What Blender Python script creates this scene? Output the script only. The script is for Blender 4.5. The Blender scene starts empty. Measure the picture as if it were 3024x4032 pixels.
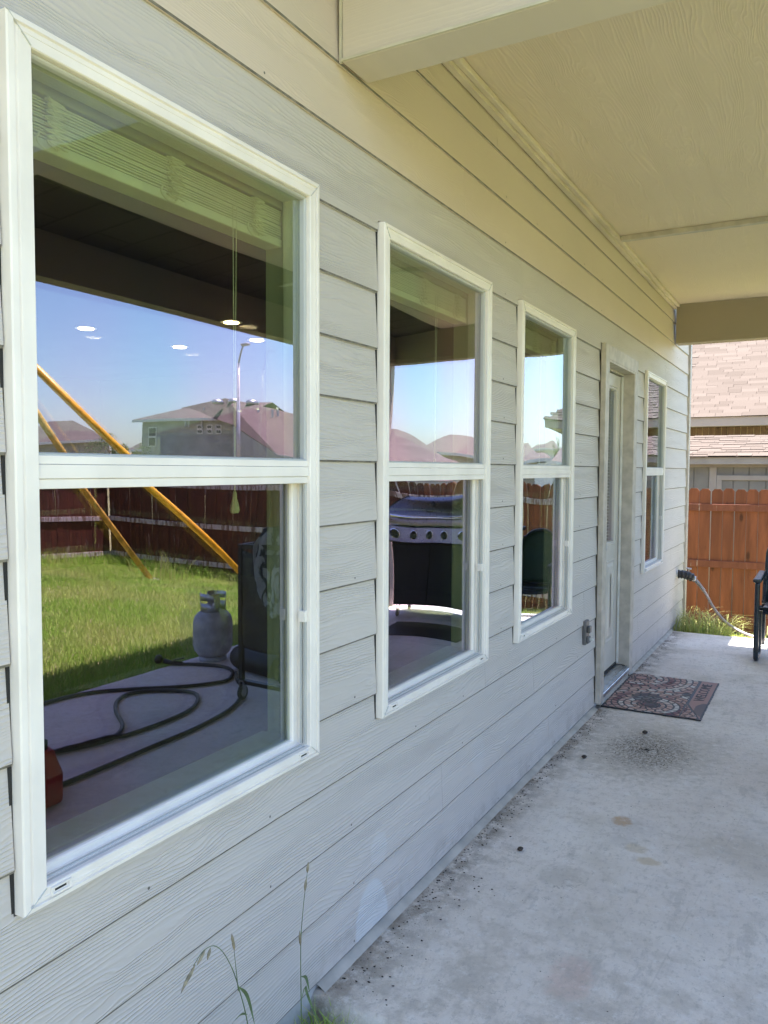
import bpy, bmesh, math, random
import numpy as np
from mathutils import Vector, Matrix, noise
random.seed(7); np.random.seed(7)
S = bpy.context.scene
COL = S.collection
R = math.radians

# ------------------------------------------------------------------ camera
# X = out from the house wall, Y = along the wall, Z = up (0 = patio slab)
CAMP = Vector((1.2045, 0.0, 1.46))
yaw, pit, rol = R(29.109), R(3.034), R(-0.234)
fw = Vector((-math.sin(yaw)*math.cos(pit), math.cos(yaw)*math.cos(pit), -math.sin(pit)))
rt = Vector((math.cos(yaw), math.sin(yaw), 0)); dn = fw.cross(rt)
c_, s_ = math.cos(rol), math.sin(rol)
rt, dn = c_*rt + s_*dn, -s_*rt + c_*dn
cam = bpy.data.cameras.new('camera'); cam_o = bpy.data.objects.new('camera', cam); COL.objects.link(cam_o)
m3 = Matrix((rt, -dn, -fw)).transposed()
cam_o.matrix_world = Matrix.Translation(CAMP) @ m3.to_4x4()
cam.sensor_fit = 'HORIZONTAL'; cam.sensor_width = 36; cam.lens = 36*3129.7/3024
cam.clip_start = .02; cam.clip_end = 2000
S.camera = cam_o
# ------------------------------------------------------------------ world, sun, exposure
TOSUN = Vector((-.15, .12, 1)).normalized()
W = bpy.data.worlds.new('World'); S.world = W; W.use_nodes = True
wn = W.node_tree.nodes; wn.clear()
sky = wn.new('ShaderNodeTexSky'); sky.sky_type = 'NISHITA'; sky.sun_disc = False
sky.sun_elevation = math.asin(TOSUN.z); sky.sun_rotation = math.atan2(TOSUN.x, TOSUN.y)
sky.air_density = 1.0; sky.dust_density = .9; sky.ozone_density = 2.0
bg = wn.new('ShaderNodeBackground'); bg.inputs[1].default_value = .085
wo = wn.new('ShaderNodeOutputWorld')
W.node_tree.links.new(sky.outputs[0], bg.inputs[0]); W.node_tree.links.new(bg.outputs[0], wo.inputs[0])
sun = bpy.data.lights.new('sun', 'SUN'); sun.energy = 5.0; sun.angle = R(.53); sun.color = (1, .95, .87)
sun_o = bpy.data.objects.new('sun', sun); COL.objects.link(sun_o)
sun_o.rotation_euler = TOSUN.to_track_quat('Z', 'Y').to_euler(); sun_o.location = (0, 0, 20)
S.view_settings.view_transform = 'Standard'; S.view_settings.look = 'None'
S.view_settings.exposure = 2.78; S.view_settings.gamma = 1; S.view_settings.use_curve_mapping = False
S.render.engine = 'CYCLES'
S.cycles.max_bounces = 12; S.cycles.transparent_max_bounces = 16; S.cycles.glossy_bounces = 6; S.cycles.diffuse_bounces = 5
S.cycles.sample_clamp_indirect = 6

# ------------------------------------------------------------------ helpers
class MB:
    def __init__(s): s.v = []; s.f = []; s.mi = []; s.cur = 0
    def add(s, vs, fs, mi=None):
        o = len(s.v); s.v += [tuple(v) for v in vs]
        for f in fs: s.f.append(tuple(i+o for i in f)); s.mi.append(s.cur if mi is None else mi)
    def box(s, x0, x1, y0, y1, z0, z1, mi=None):
        if x0 > x1: x0, x1 = x1, x0
        if y0 > y1: y0, y1 = y1, y0
        if z0 > z1: z0, z1 = z1, z0
        v = [(x0,y0,z0),(x1,y0,z0),(x1,y1,z0),(x0,y1,z0),(x0,y0,z1),(x1,y0,z1),(x1,y1,z1),(x0,y1,z1)]
        s.add(v, [(0,3,2,1),(4,5,6,7),(0,1,5,4),(1,2,6,5),(2,3,7,6),(3,0,4,7)], mi); return s
    def obox(s, c, ax, ay, az, mi=None):       # oriented box: centre, three half vectors
        c, ax, ay, az = map(Vector, (c, ax, ay, az))
        v = [c-ax-ay-az, c+ax-ay-az, c+ax+ay-az, c-ax+ay-az, c-ax-ay+az, c+ax-ay+az, c+ax+ay+az, c-ax+ay+az]
        s.add(v, [(0,3,2,1),(4,5,6,7),(0,1,5,4),(1,2,6,5),(2,3,7,6),(3,0,4,7)], mi); return s
    def prism(s, poly, a, b, axis='y', mi=None):   # poly in the two other axes (x,z),(y,z) or (x,y)
        n = len(poly)
        def P(p, t):
            return (p[0], t, p[1]) if axis == 'y' else ((t, p[0], p[1]) if axis == 'x' else (p[0], p[1], t))
        v = [P(p, a) for p in poly] + [P(p, b) for p in poly]
        f = [tuple(range(n)), tuple(range(2*n-1, n-1, -1))] + [(i, i+n, (i+1) % n+n, (i+1) % n) for i in range(n)]
        s.add(v, f, mi); return s
    def tube(s, pts, r, n=8, caps=True, mi=None, flat=None):
        pts = [Vector(p) for p in pts]; m = len(pts)
        rr = r if isinstance(r, (list, tuple)) else [r]*m
        t0 = (pts[1]-pts[0]).normalized(); up = Vector((0, 0, 1)) if abs(t0.z) < .9 else Vector((1, 0, 0))
        u = t0.cross(up).normalized(); vs = []; fs = []
        for i, p in enumerate(pts):
            t = (pts[min(i+1, m-1)]-pts[max(i-1, 0)]).normalized()
            u = (u - t*u.dot(t)).normalized(); w = t.cross(u)
            for k in range(n):
                a = 2*math.pi*k/n; vs.append(p + (u*math.cos(a) + w*math.sin(a))*rr[i])
        for i in range(m-1):
            for k in range(n):
                a, b = i*n+k, i*n+(k+1) % n; fs.append((a, b, b+n, a+n))
        if caps: fs.append(tuple(range(n-1, -1, -1))); fs.append(tuple(range((m-1)*n, m*n)))
        s.add(vs, fs, mi); return s
    def lathe(s, prof, c=(0, 0, 0), n=24, axis='z', mi=None):   # prof: (r, h)
        vs = []; fs = []; c = Vector(c); m = len(prof)
        for r, h in prof:
            for k in range(n):
                a = 2*math.pi*k/n; x, y = r*math.cos(a), r*math.sin(a)
                d = {'z': (x, y, h), 'x': (h, x, y), 'y': (x, h, -y)}[axis]; vs.append(c+Vector(d))
        for i in range(m-1):
            for k in range(n):
                a, b = i*n+k, i*n+(k+1) % n; fs.append((a, b, b+n, a+n))
        fs.append(tuple(range(n-1, -1, -1))); fs.append(tuple(range((m-1)*n, m*n)))
        s.add(vs, fs, mi); return s
    def ring(s, y0, y1, z0, z1, prof, mi=None, kl=1, kr=1, kb=1):  # rectangular frame in the wall plane; prof: (inset, x)
        vs = []; fs = []
        for d, x in prof:
            vs += [(x, y0+d*kl, z0+d*kb), (x, y1-d*kr, z0+d*kb), (x, y1-d*kr, z1-d), (x, y0+d*kl, z1-d)]
        for i in range(len(prof)-1):
            for k in range(4):
                a, b = i*4+k, i*4+(k+1) % 4; fs.append((a, b, b+4, a+4))
        s.add(vs, fs, mi); return s
    def obj(s, name, mat, parent=None, smooth=False, **props):
        me = bpy.data.meshes.new(name); me.from_pydata(s.v, [], s.f)
        mats = mat if isinstance(mat, (list, tuple)) else [mat]
        for m in mats: me.materials.append(m)
        if len(mats) > 1: me.polygons.foreach_set('material_index', s.mi)
        if smooth: me.polygons.foreach_set('use_smooth', [True]*len(me.polygons))
        me.update(); me.validate()
        return link(name, me, parent, **props)
def link(name, me, parent=None, **props):
    o = bpy.data.objects.new(name, me); COL.objects.link(o)
    if parent is not None:
        o.parent = parent
        L = Vector((0, 0, 0)); p = parent
        while p is not None: L += p.location; p = p.parent
        o.location = -L
    for k, v in props.items(): o[k] = v
    return o
def fixn(o):
    bm = bmesh.new(); bm.from_mesh(o.data); bmesh.ops.recalc_face_normals(bm, faces=bm.faces); bm.to_mesh(o.data); bm.free(); return o
def bev(o, w=.003, seg=2):
    m = o.modifiers.new('bevel', 'BEVEL'); m.width = w; m.segments = seg; m.limit_method = 'ANGLE'; m.angle_limit = R(40); return o
def thing(name, label, cat, loc=(0, 0, 0), group=None):
    o = bpy.data.objects.new(name, None); o.empty_display_size = .1; COL.objects.link(o); o.location = loc
    o['label'] = label; o['category'] = cat
    if group: o['group'] = group
    return o
def text_mesh(name, body, size, mat, parent, mw, ext=.001, spacing=1.0):
    cu = bpy.data.curves.new(name, 'FONT'); cu.body = body; cu.size = size; cu.extrude = ext; cu.align_x = 'CENTER'; cu.align_y = 'CENTER'; cu.space_character = spacing
    t = bpy.data.objects.new(name+'_tmp', cu); COL.objects.link(t)
    bpy.context.view_layer.update()
    me = bpy.data.meshes.new_from_object(t.evaluated_get(bpy.context.evaluated_depsgraph_get()))
    bpy.data.objects.remove(t); me.transform(mw); me.materials.clear(); me.materials.append(mat)
    return link(name, me, parent)
def smooth_path(pts, n=8):
    P = [Vector(p) for p in pts]; P = [2*P[0]-P[1]] + P + [2*P[-1]-P[-2]]; out = []
    for i in range(1, len(P)-2):
        for k in range(n):
            t = k/n; a, b, c, d = P[i-1:i+3]
            out.append(.5*((2*b)+(c-a)*t+(2*a-5*b+4*c-d)*t*t+(3*b-a-3*c+d)*t**3))
    out.append(P[-2]); return out
# ------------------------------------------------------------------ materials
class NT:
    def __init__(s, name):
        s.m = bpy.data.materials.new(name); s.m.use_nodes = True; s.t = s.m.node_tree; s.t.nodes.clear()
        s.out = s.t.nodes.new('ShaderNodeOutputMaterial')
    def n(s, typ, _o=0, **kw):
        nd = s.t.nodes.new('ShaderNode'+typ)
        for k, v in kw.items():
            if k.startswith('i') and k[1:].isdigit(): s.set(nd.inputs[int(k[1:])], v)
            elif k in nd.inputs.keys() : s.set(nd.inputs[k], v)
            elif k.replace('_', ' ') in nd.inputs.keys(): s.set(nd.inputs[k.replace('_', ' ')], v)
            else: setattr(nd, k, v)
        return nd.outputs[_o]
    def set(s, inp, v):
        if isinstance(v, bpy.types.NodeSocket): s.t.links.new(v, inp)
        else:
            if isinstance(v, (tuple, list)) and len(v) == 3 and inp.type == 'RGBA': v = (*v, 1)
            inp.default_value = v
    def ma(s, op, a, b=0.0, c=None):
        k = dict(operation=op, i0=a, i1=b)
        if c is not None: k['i2'] = c
        return s.n('Math', **k)
    def co(s): return s.n('TexCoord', _o=3)
    def sep(s, v):
        nd = s.t.nodes.new('ShaderNodeSeparateXYZ'); s.set(nd.inputs[0], v); return nd.outputs
    def comb(s, x, y, z): return s.n('CombineXYZ', i0=x, i1=y, i2=z)
    def noise(s, vec, scale=1., detail=3., rough=.5, dist=0., col=False):
        return s.n('TexNoise', _o=1 if col else 0, Vector=vec, Scale=scale, Detail=detail, Roughness=rough, Distortion=dist)
    def rnd(s): 
        nd = s.t.nodes.new('ShaderNodeObjectInfo'); return nd.outputs['Random']
    def ramp(s, f, a, b): # smooth map range a..b -> 0..1
        return s.n('MapRange', i0=f, i1=a, i2=b, i3=0., i4=1., interpolation_type='SMOOTHSTEP')
    def mix(s, f, a, b, bt='MIX'):
        nd = s.t.nodes.new('ShaderNodeMix'); nd.data_type = 'RGBA'; nd.blend_type = bt
        s.set(nd.inputs[0], f); s.set(nd.inputs[6], a); s.set(nd.inputs[7], b); return nd.outputs[2]
    def scale(s, v, sc, add=(0, 0, 0)):
        return s.n('Mapping', Vector=v, Scale=sc, Location=add)
    def bump(s, h, d=.001, st=1., nrm=None):
        kw = dict(Strength=st, Distance=d, Height=h)
        if nrm is not None: kw['Normal'] = nrm
        return s.n('Bump', **kw)
    def pbr(s, col, rough=.6, metal=0., bump=None, spec=.5, **kw):
        d = {'Base Color': col, 'Roughness': rough, 'Metallic': metal, 'Specular IOR Level': spec}; d.update(kw)
        nd = s.t.nodes.new('ShaderNodeBsdfPrincipled')
        for k, v in d.items(): s.set(nd.inputs[k], v)
        if bump is not None: s.set(nd.inputs['Normal'], bump)
        s.t.links.new(nd.outputs[0], s.out.inputs[0]); return s.m
def plain(name, col, rough=.5, metal=0., var=.12, sc=8., bumpd=.0006, bsc=60., spec=.5, rv=0., **kw):
    n = NT(name); v = n.co(); a = n.noise(v, sc, 4.)
    c = n.mix(n.ramp(a, .3, .7), tuple(x*(1-var) for x in col), tuple(min(1, x*(1+var)) for x in col))
    if rv: c = n.mix(n.rnd(), c, tuple(x*(1-rv) for x in col))
    return n.pbr(c, n.ma('ADD', n.ma('MULTIPLY', n.noise(v, sc*3), .2), rough-.1), metal, n.bump(n.noise(v, bsc, 2.), bumpd), spec, **kw)
def grain(name, col, wl=.0075, along='Y', across='Z', depth=.0013, rough=.55, patches=False, knots=1., rv=.04, fade=1., dirt=False):
    """embossed cedar grain of painted fibre cement: wavy ridges that run along the board"""
    n = NT(name); o = n.sep(n.co()); ix = {'X': 0, 'Y': 1, 'Z': 2}
    r = n.ma('MULTIPLY', n.rnd(), 61.)
    u = n.ma('ADD', o[ix[along]], r); w = n.ma('ADD', o[ix[across]], n.ma('MULTIPLY', r, .37))
    p = n.comb(n.ma('MULTIPLY', u, 1.1), n.ma('MULTIPLY', w, 7.), 0.)
    a1 = n.noise(p, 1., 2.5, .5)
    p2 = n.comb(n.ma('MULTIPLY', u, 4.5), n.ma('MULTIPLY', w, 19.), 3.)
    a2 = n.noise(p2, 1., 2., .5)
    zone = n.ramp(n.noise(n.comb(n.ma('MULTIPLY', u, .9), n.ma('MULTIPLY', w, 5.), 9.), 1., 1.), .45, .68)
    ph = n.ma('ADD', w, n.ma('MULTIPLY', a1, .15*knots))
    ph = n.ma('ADD', ph, n.ma('MULTIPLY', n.ma('MULTIPLY', a2, zone), .085*knots))
    ph = n.ma('ADD', ph, n.ma('MULTIPLY', n.noise(n.comb(n.ma('MULTIPLY', u, 25.), n.ma('MULTIPLY', w, 60.), 0.), 1., 2.), .0045))
    sn = n.ma('ADD', n.ma('MULTIPLY', n.ma('SINE', n.ma('MULTIPLY', ph, 2*math.pi/wl)), .5), .5)
    ridge = n.ma('POWER', sn, 2.2)
    am = n.ramp(n.noise(n.comb(n.ma('MULTIPLY', u, 2.), n.ma('MULTIPLY', w, 16.), 5.), 1., 3.), .3, .62)
    am = n.ma('ADD', n.ma('MULTIPLY', am, .8), .2)
    h = n.ma('MULTIPLY', ridge, am)
    fine = n.noise(n.comb(n.ma('MULTIPLY', u, 30.), n.ma('MULTIPLY', w, 500.), 0.), 1., 2.)
    bmp = n.bump(n.ma('ADD', h, n.ma('MULTIPLY', fine, .14)), depth)
    big = n.noise(n.co(), 1.3, 4.)
    c = n.mix(n.ramp(big, .25, .75), tuple(x*.97 for x in col), tuple(x*1.03 for x in col))
    c = n.mix(n.ma('MULTIPLY', n.rnd(), rv*4), c, tuple(x*.8 for x in col))
    c = n.mix(n.ma('MULTIPLY', n.ma('SUBTRACT', 1., h), .10), c, tuple(x*.62 for x in col))
    if dirt:   # splash dirt along the lowest course and small dark marks
        low = n.ma('MULTIPLY', n.ramp(o[2], .16, .02), n.ramp(n.noise(n.co(), 9., 5., .65), .42, .7))
        c = n.mix(n.ma('MULTIPLY', low, .38), c, (.20, .17, .14))
        sm = n.ma('MULTIPLY', n.ramp(n.noise(n.scale(n.co(), (1, 14, 5)), 1., 5., .7), .66, .72), n.ramp(o[2], .5, .05))
        c = n.mix(n.ma('MULTIPLY', sm, .5), c, (.12, .11, .11))
    if patches: # lighter touch-up paint on the lower boards: pointed oval, smaller one above, a faint strip further along
        def lens(y0, z0, ry, rz, soft=.25, k=0.):
            dy = n.ma('DIVIDE', n.ma('SUBTRACT', n.ma('ADD', o[1], n.ma('MULTIPLY', o[2], k)), y0+k*z0), ry); dz = n.ma('DIVIDE', n.ma('SUBTRACT', o[2], z0), rz)
            d = n.ma('ADD', n.ma('POWER', n.ma('ABSOLUTE', dy), 2.), n.ma('POWER', n.ma('ABSOLUTE', dz), 2.))
            d = n.ma('ADD', d, n.ma('MULTIPLY', n.ma('SUBTRACT', n.noise(n.co(), 18., 3.), .5), .25))
            return n.ramp(d, 1., 1.-soft)
        L = n.ma('MULTIPLY', lens(2.10, .045, .105, .135), n.ramp(o[2], .199, .196))
        L2 = n.ma('MULTIPLY', lens(2.145, .262, .06, .06, .5), .28)
        L3 = n.ma('MULTIPLY', lens(2.97, .30, .09, .09, .8), .16)
        L4 = n.ma('MULTIPLY', L, .62)
        c = n.mix(n.ma('MINIMUM', n.ma('ADD', n.ma('ADD', L4, L2), L3), 1.), c, (.60, .62, .65))
    return n.pbr(c, rough, 0., bmp, .4)
SID = (.565, .528, .508)
M = {}
M['siding'] = grain('grey_painted_siding', SID, wl=.0088, knots=.62, patches=True, dirt=True)
M['siding_edge'] = plain('lap_shade_grimy_edge', (.17, .16, .145), .8, sc=30, var=.3)  # lap shadow line put into the edge colour, along with grime; nails reuse it
M['siding_top'] = grain('bounce_tinted_siding_smooth', (.64, .55, .475), depth=.0006)  # same paint as the lower boards, warm bounce light mixed into the colour
M['ceiling'] = grain('porch_ceiling_paint', (.72, .61, .495), wl=.0125, along='Y', across='X', depth=.0010, knots=1.1)
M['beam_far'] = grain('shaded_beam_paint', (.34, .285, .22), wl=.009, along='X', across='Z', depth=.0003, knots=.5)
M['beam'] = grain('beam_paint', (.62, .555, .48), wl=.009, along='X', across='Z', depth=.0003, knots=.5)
M['beam_side'] = grain('shaded_beam_side_paint', (.34, .285, .22), wl=.009, along='Y', across='Z', depth=.0003, knots=.5)  # beam paint darkened: shade of the backlit outer beam is in the colour
M['trim'] = plain('trim_paint', (.64, .56, .47), .5, sc=3)
M['doortrim'] = plain('door_trim_paint', (.48, .435, .385), .5, sc=14, var=.14, bumpd=.0008)
M['caulk'] = plain('caulk', (.55, .52, .42), .5)
M['vinyl'] = plain('white_vinyl', (.83, .785, .745), .38, sc=7, var=.05, bumpd=.0003)
M['vinyl_g'] = plain('grey_screen_track', (.50, .51, .50), .4, sc=5, var=.06)
M['dark'] = plain('dark_gap', (.02, .02, .02), .8)
M['blind'] = plain('faux_wood_blind', (.86, .86, .78), .45, sc=20, var=.06)
M['cord'] = plain('blind_cord', (.82, .80, .68), .7)
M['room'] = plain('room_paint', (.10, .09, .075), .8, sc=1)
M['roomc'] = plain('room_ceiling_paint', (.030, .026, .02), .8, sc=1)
M['reveal'] = plain('reveal_paint', (.44, .45, .36), .6, sc=2)
M['mortar'] = plain('mortar', (.44, .41, .37), .9, sc=9, var=.15, bumpd=.0006, bsc=90)
def em(name, col, st):
    n = NT(name); e = n.n('Emission', Color=(*col, 1), Strength=st); n.t.links.new(e, n.out.inputs[0]); return n.m
M['lamp'] = em('lamp_glow', (1, .74, .42), 9.)
def glass(name, base, pw, tint, gl, rough=0.):
    n = NT(name)
    lw = n.n('LayerWeight', _o=1, Blend=.5)
    f = n.ma('ADD', n.ma('MULTIPLY', n.ma('POWER', lw, pw), 1-base), base)
    g = n.n('BsdfGlossy', Color=gl, Roughness=rough); t = n.n('BsdfTransparent', Color=tint)
    mx = n.n('MixShader', i0=f, i1=t, i2=g); n.t.links.new(mx, n.out.inputs[0]); return n.m
# coated double glazing: strong outer reflection, lavender-blue tint of the coating
def coated(name):
    n = NT(name)
    lw = n.n('LayerWeight', _o=1, Blend=.5)
    f = n.ma('ADD', n.ma('MULTIPLY', n.ma('POWER', lw, 2.4), .44), .21)
    a = n.noise(n.scale(n.co(), (1, 1.3, .9)), 1.2, 2.)
    col = n.mix(n.ramp(a, .35, .68), (.68, .78, 1.), (.88, .72, 1.))
    g = n.n('BsdfGlossy', Color=col, Roughness=0.); t = n.n('BsdfTransparent', Color=(.74, .77, .58, 1))
    mx = n.n('MixShader', i0=f, i1=t, i2=g); n.t.links.new(mx, n.out.inputs[0]); return n.m
M['glass'] = coated('coated_glass')
M['glass_back'] = glass('glass_back_face', .0, 6., (.98, 1, .98, 1), (1, 1, 1, 1))
M['glass_in'] = glass('inner_lite', .10, 5., (.90, .94, .86, 1), (.9, .95, 1, 1))
# concrete
def concrete():
    n = NT('patio_concrete'); v = n.co(); o = n.sep(v)
    a = n.noise(v, .9, 6., .6); b = n.noise(v, 4.5, 6., .65); c3 = n.noise(n.scale(v, (1, 1, 1), (7, 3, 0)), 1.7, 5.)
    g = n.noise(v, 160., 3., .7)
    c = n.mix(n.ramp(a, .35, .66), (.74, .655, .595), (.87, .805, .75))
    c = n.mix(n.ma('MULTIPLY', n.ramp(c3, .50, .66), .45), c, (.50, .43, .34))
    c = n.mix(n.ma('MULTIPLY', n.ramp(b, .50, .72), .42), c, (.53, .49, .465))
    c = n.mix(n.ma('MULTIPLY', n.ramp(n.noise(n.scale(v, (1, 1, 1), (1, 9, 0)), 6., 5., .6), .6, .72), .35), c, (.74, .73, .72))
    c = n.mix(n.ma('MULTIPLY', n.ramp(n.ma('ADD', o[1], n.ma('MULTIPLY', b, 1.2)), 4.2, 2.2), .6), c, (.74, .67, .59))
    # greenish cleaner band next to the wall, near brown soil wash
    wall = n.ramp(n.ma('ADD', o[0], n.ma('MULTIPLY', b, .22)), .34, .10)
    c = n.mix(n.ma('MULTIPLY', wall, n.ramp(n.noise(v, 11., 6., .7), .36, .60)), c, (.22, .185, .15))
    near = n.ma('MULTIPLY', n.ramp(o[1], 3.0, 1.9), n.ramp(n.noise(v, 7., 6., .7), .40, .62))
    c = n.mix(n.ma('MULTIPLY', near, .5), c, (.36, .31, .25))
    def blob(x, y, rx, ry, s0=1.2, s1=.3):
        d = n.ma('ADD', n.ma('POWER', n.ma('ABSOLUTE', n.ma('DIVIDE', n.ma('SUBTRACT', o[0], x), rx)), 2.), n.ma('POWER', n.ma('ABSOLUTE', n.ma('DIVIDE', n.ma('SUBTRACT', o[1], y), ry)), 2.))
        d = n.ma('ADD', d, n.ma('MULTIPLY', n.ma('SUBTRACT', n.noise(v, 28., 4., .65), .5), 2.2)); return n.ramp(d, s0, s1)
    sp = n.ramp(n.noise(v, 70., 5., .7), .43, .52)
    c = n.mix(n.ma('MULTIPLY', n.ma('MULTIPLY', blob(.42, 4.25, .24, .34, 1.3, .1), sp), .75), c, (.075, .06, .045))
    c = n.mix(n.ma('MULTIPLY', blob(.40, 4.28, .42, .55), .35), c, (.32, .27, .20))
    c = n.mix(n.ma('MULTIPLY', blob(.50, 3.32, .045, .05), .7), c, (.55, .30, .10))
    c = n.mix(n.ma('MULTIPLY', blob(.66, 3.02, .05, .035), .5), c, (.52, .37, .16))
    c = n.mix(n.ma('MULTIPLY', blob(.60, 3.10, .05, .04), .35), c, (.52, .37, .16))
    c = n.mix(n.ma('MULTIPLY', blob(.60, 2.2, .07, .12), .35), c, (.55, .33, .27))
    c = n.mix(n.ma('MULTIPLY', blob(.40, 2.75, .08, .10), .25), c, (.30, .28, .23))
    c = n.mix(n.ma('MULTIPLY', blob(.55, 3.3, .12, .1), .15), c, (.30, .29, .29))
    # thin scratches
    def scr(x0, y0, k, y1):
        d = n.ma('ABSOLUTE', n.ma('SUBTRACT', o[0], n.ma('ADD', x0, n.ma('MULTIPLY', n.ma('SUBTRACT', o[1], y0), k))))
        return n.ma('MULTIPLY', n.ma('MULTIPLY', n.ramp(d, .004, .001), n.ramp(n.noise(v, 30., 3.), .4, .55)), n.ma('MULTIPLY', n.ramp(o[1], y0, y0+.05), n.ramp(o[1], y1, y1-.1)))
    c = n.mix(n.ma('MULTIPLY', n.ma('ADD', scr(.62, 2.2, .12, 3.6), scr(.78, 1.95, .09, 3.7)), .16), c, (.25, .24, .22))
    mot = n.noise(v, 19., 8., .72); mot2 = n.noise(n.scale(v, (1, .6, 1)), 55., 6., .75)
    c = n.mix(n.ma('MULTIPLY', n.ramp(mot, .50, .64), .40), c, (.50, .44, .38))
    c = n.mix(n.ma('MULTIPLY', n.ramp(mot, .46, .34), .45), c, (.84, .81, .78))
    c = n.mix(n.ma('MULTIPLY', n.ramp(mot2, .54, .62), .38), c, (.40, .36, .32))
    c = n.mix(n.ma('MULTIPLY', n.ramp(n.noise(n.scale(v, (1, .35, 1)), 7., 7., .75), .56, .64), .35), c, (.42, .385, .35))
    cr1 = n.ma('ABSOLUTE', n.ma('SUBTRACT', n.noise(v, 1.3, 6., .62), .5))
    c = n.mix(n.ma('MULTIPLY', n.ma('MULTIPLY', n.ramp(cr1, .0022, .0004), n.ramp(n.noise(v, 2.1, 2.), .5, .6)), .45), c, (.2, .18, .16))
    c = n.mix(n.ma('MULTIPLY', n.ramp(n.noise(v, 95., 4., .7), .64, .72), .5), c, (.20, .17, .14))
    c = n.mix(n.ma('MULTIPLY', g, .12), c, (.38, .35, .32))
    h = n.ma('ADD', n.ma('MULTIPLY', n.noise(v, 40., 5., .7), 1.), n.ma('MULTIPLY', g, .5))
    return n.pbr(c, n.ma('ADD', n.ma('MULTIPLY', b, .3), .62), 0., n.bump(h, .0035), .35)
M['concrete'] = concrete()
M['found'] = plain('foundation_concrete', (.40, .40, .41), .85, sc=6, var=.2, bumpd=.004, bsc=25)
def soil():
    n = NT('lawn_soil'); v = n.co()
    c = n.mix(n.ramp(n.noise(v, 3., 5.), .35, .65), (.13, .15, .05), (.22, .19, .10))
    return n.pbr(c, .95, 0., n.bump(n.noise(v, 25., 5.), .03), .2)
M['soil'] = soil()
def blade(name, a, b, c3):
    n = NT(name); v = n.co(); nd = n.n('Attribute', attribute_name='tone', _o=2)
    c = n.mix(n.ramp(nd, 0., .62), a, b); c = n.mix(n.ramp(nd, .72, 1.), c, c3)
    c = n.mix(n.ma('MULTIPLY', n.ramp(n.noise(v, .8, 4.), .42, .62), .5), c, c3)
    p = n.t.nodes.new('ShaderNodeBsdfPrincipled'); n.set(p.inputs['Base Color'], c); n.set(p.inputs['Roughness'], .55); n.set(p.inputs['Specular IOR Level'], .25)
    tr = n.n('BsdfTranslucent', Color=c); mx = n.n('MixShader', i0=.35, i1=p.outputs[0], i2=tr); n.t.links.new(mx, n.out.inputs[0]); return n.m
M['grass'] = blade('grass_blades', (.23, .40, .05), (.34, .52, .085), (.54, .54, .20))
M['weed'] = blade('weed_blades', (.26, .38, .06), (.40, .48, .10), (.50, .46, .22))
M['stalk'] = plain('weed_stalk', (.10, .15, .06), .6, var=.3, sc=40)
M['seed'] = plain('seed_head', (.25, .22, .15), .7, var=.3, sc=80)
def wood(name, col, dk, rv=.5, rough=.7, pale=0.):
    n = NT(name); o = n.sep(n.co()); r = n.ma('MULTIPLY', n.rnd(), 47.)
    p = n.comb(n.ma('ADD', n.ma('MULTIPLY', o[0], 9.), r), n.ma('ADD', n.ma('MULTIPLY', o[1], 9.), r), n.ma('ADD', n.ma('MULTIPLY', o[2], 1.1), r))
    a = n.noise(p, 1., 4., .6, .8); b = n.noise(p, 6., 3.)
    kn = n.n('TexVoronoi', Vector=n.scale(p, (.55, .55, 1.9)), Scale=1.)
    c = n.mix(n.ramp(a, .3, .7), dk, col)
    c = n.mix(n.ma('MULTIPLY', n.ma('SUBTRACT', n.rnd(), .3), rv), c, tuple(x*.55 for x in col))
    c = n.mix(n.ma('MULTIPLY', n.ramp(kn, .16, .05), .75), c, tuple(x*.25 for x in dk))
    if pale: c = n.mix(n.ma('MULTIPLY', n.ramp(n.noise(p, 2.3, 5., .7), (.44 if pale > .9 else .60), (.52 if pale > .9 else .68)), pale), c, (.50, .45, .42))
    return n.pbr(c, rough, 0., n.bump(n.ma('ADD', a, b), .0025), .3)
M['fence'] = wood('stained_cedar', (.22, .070, .032), (.125, .040, .019), .7)
M['fence_b'] = wood('shaded_old_cedar', (.105, .028, .016), (.05, .014, .009), .6, pale=.35)  # dark copy of the stain, with the mirrored fence's shade in its colour
M['rail'] = wood('fence_rail_wood', (.19, .062, .036), (.12, .04, .024), .2, pale=.5)
M['rail_b'] = wood('old_fence_rail_wood', (.26, .17, .13), (.14, .08, .06), .2, pale=1.)
def shingle(name, a, b, tex=False):
    n = NT(name); v = n.co(); r = n.rnd()
    if tex:
        br = n.t.nodes.new('ShaderNodeTexBrick'); n.set(br.inputs['Vector'], n.scale(v, (1, 1, 1)))
        for k, x in (('Scale', 1.), ('Mortar Size', .012), ('Brick Width', .75), ('Row Height', .28), ('Color1', (*a, 1)), ('Color2', (*b, 1)), ('Mortar', (a[0]*.45, a[1]*.45, a[2]*.45, 1))): br.inputs[k].default_value = x
        c = n.mix(n.ma('MULTIPLY', n.noise(v, 2., 4.), .5), br.outputs[0], b)
    else: c = n.mix(r, a, b)
    c = n.mix(n.ma('MULTIPLY', n.noise(v, 200., 2.), .4), c, tuple(x*.6 for x in a))
    return n.pbr(c, .92, 0., n.bump(n.noise(v, 120., 3.), .003), .2)
M['shingle'] = shingle('pinkish_shingle', (.072, .055, .046), (.102, .080, .069))
M['shingle_far'] = shingle('brown_mauve_shingle', (.125, .095, .086), (.17, .135, .122), True)
M['shingle_far2'] = shingle('grey_brown_shingle', (.10, .08, .075), (.135, .11, .10), True)
M['fascia'] = plain('pale_fascia', (.36, .28, .23), .6, sc=2, var=.05)
M['shedwall'] = plain('grey_shed_panel', (.20, .195, .17), .7, sc=5, var=.08)
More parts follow.
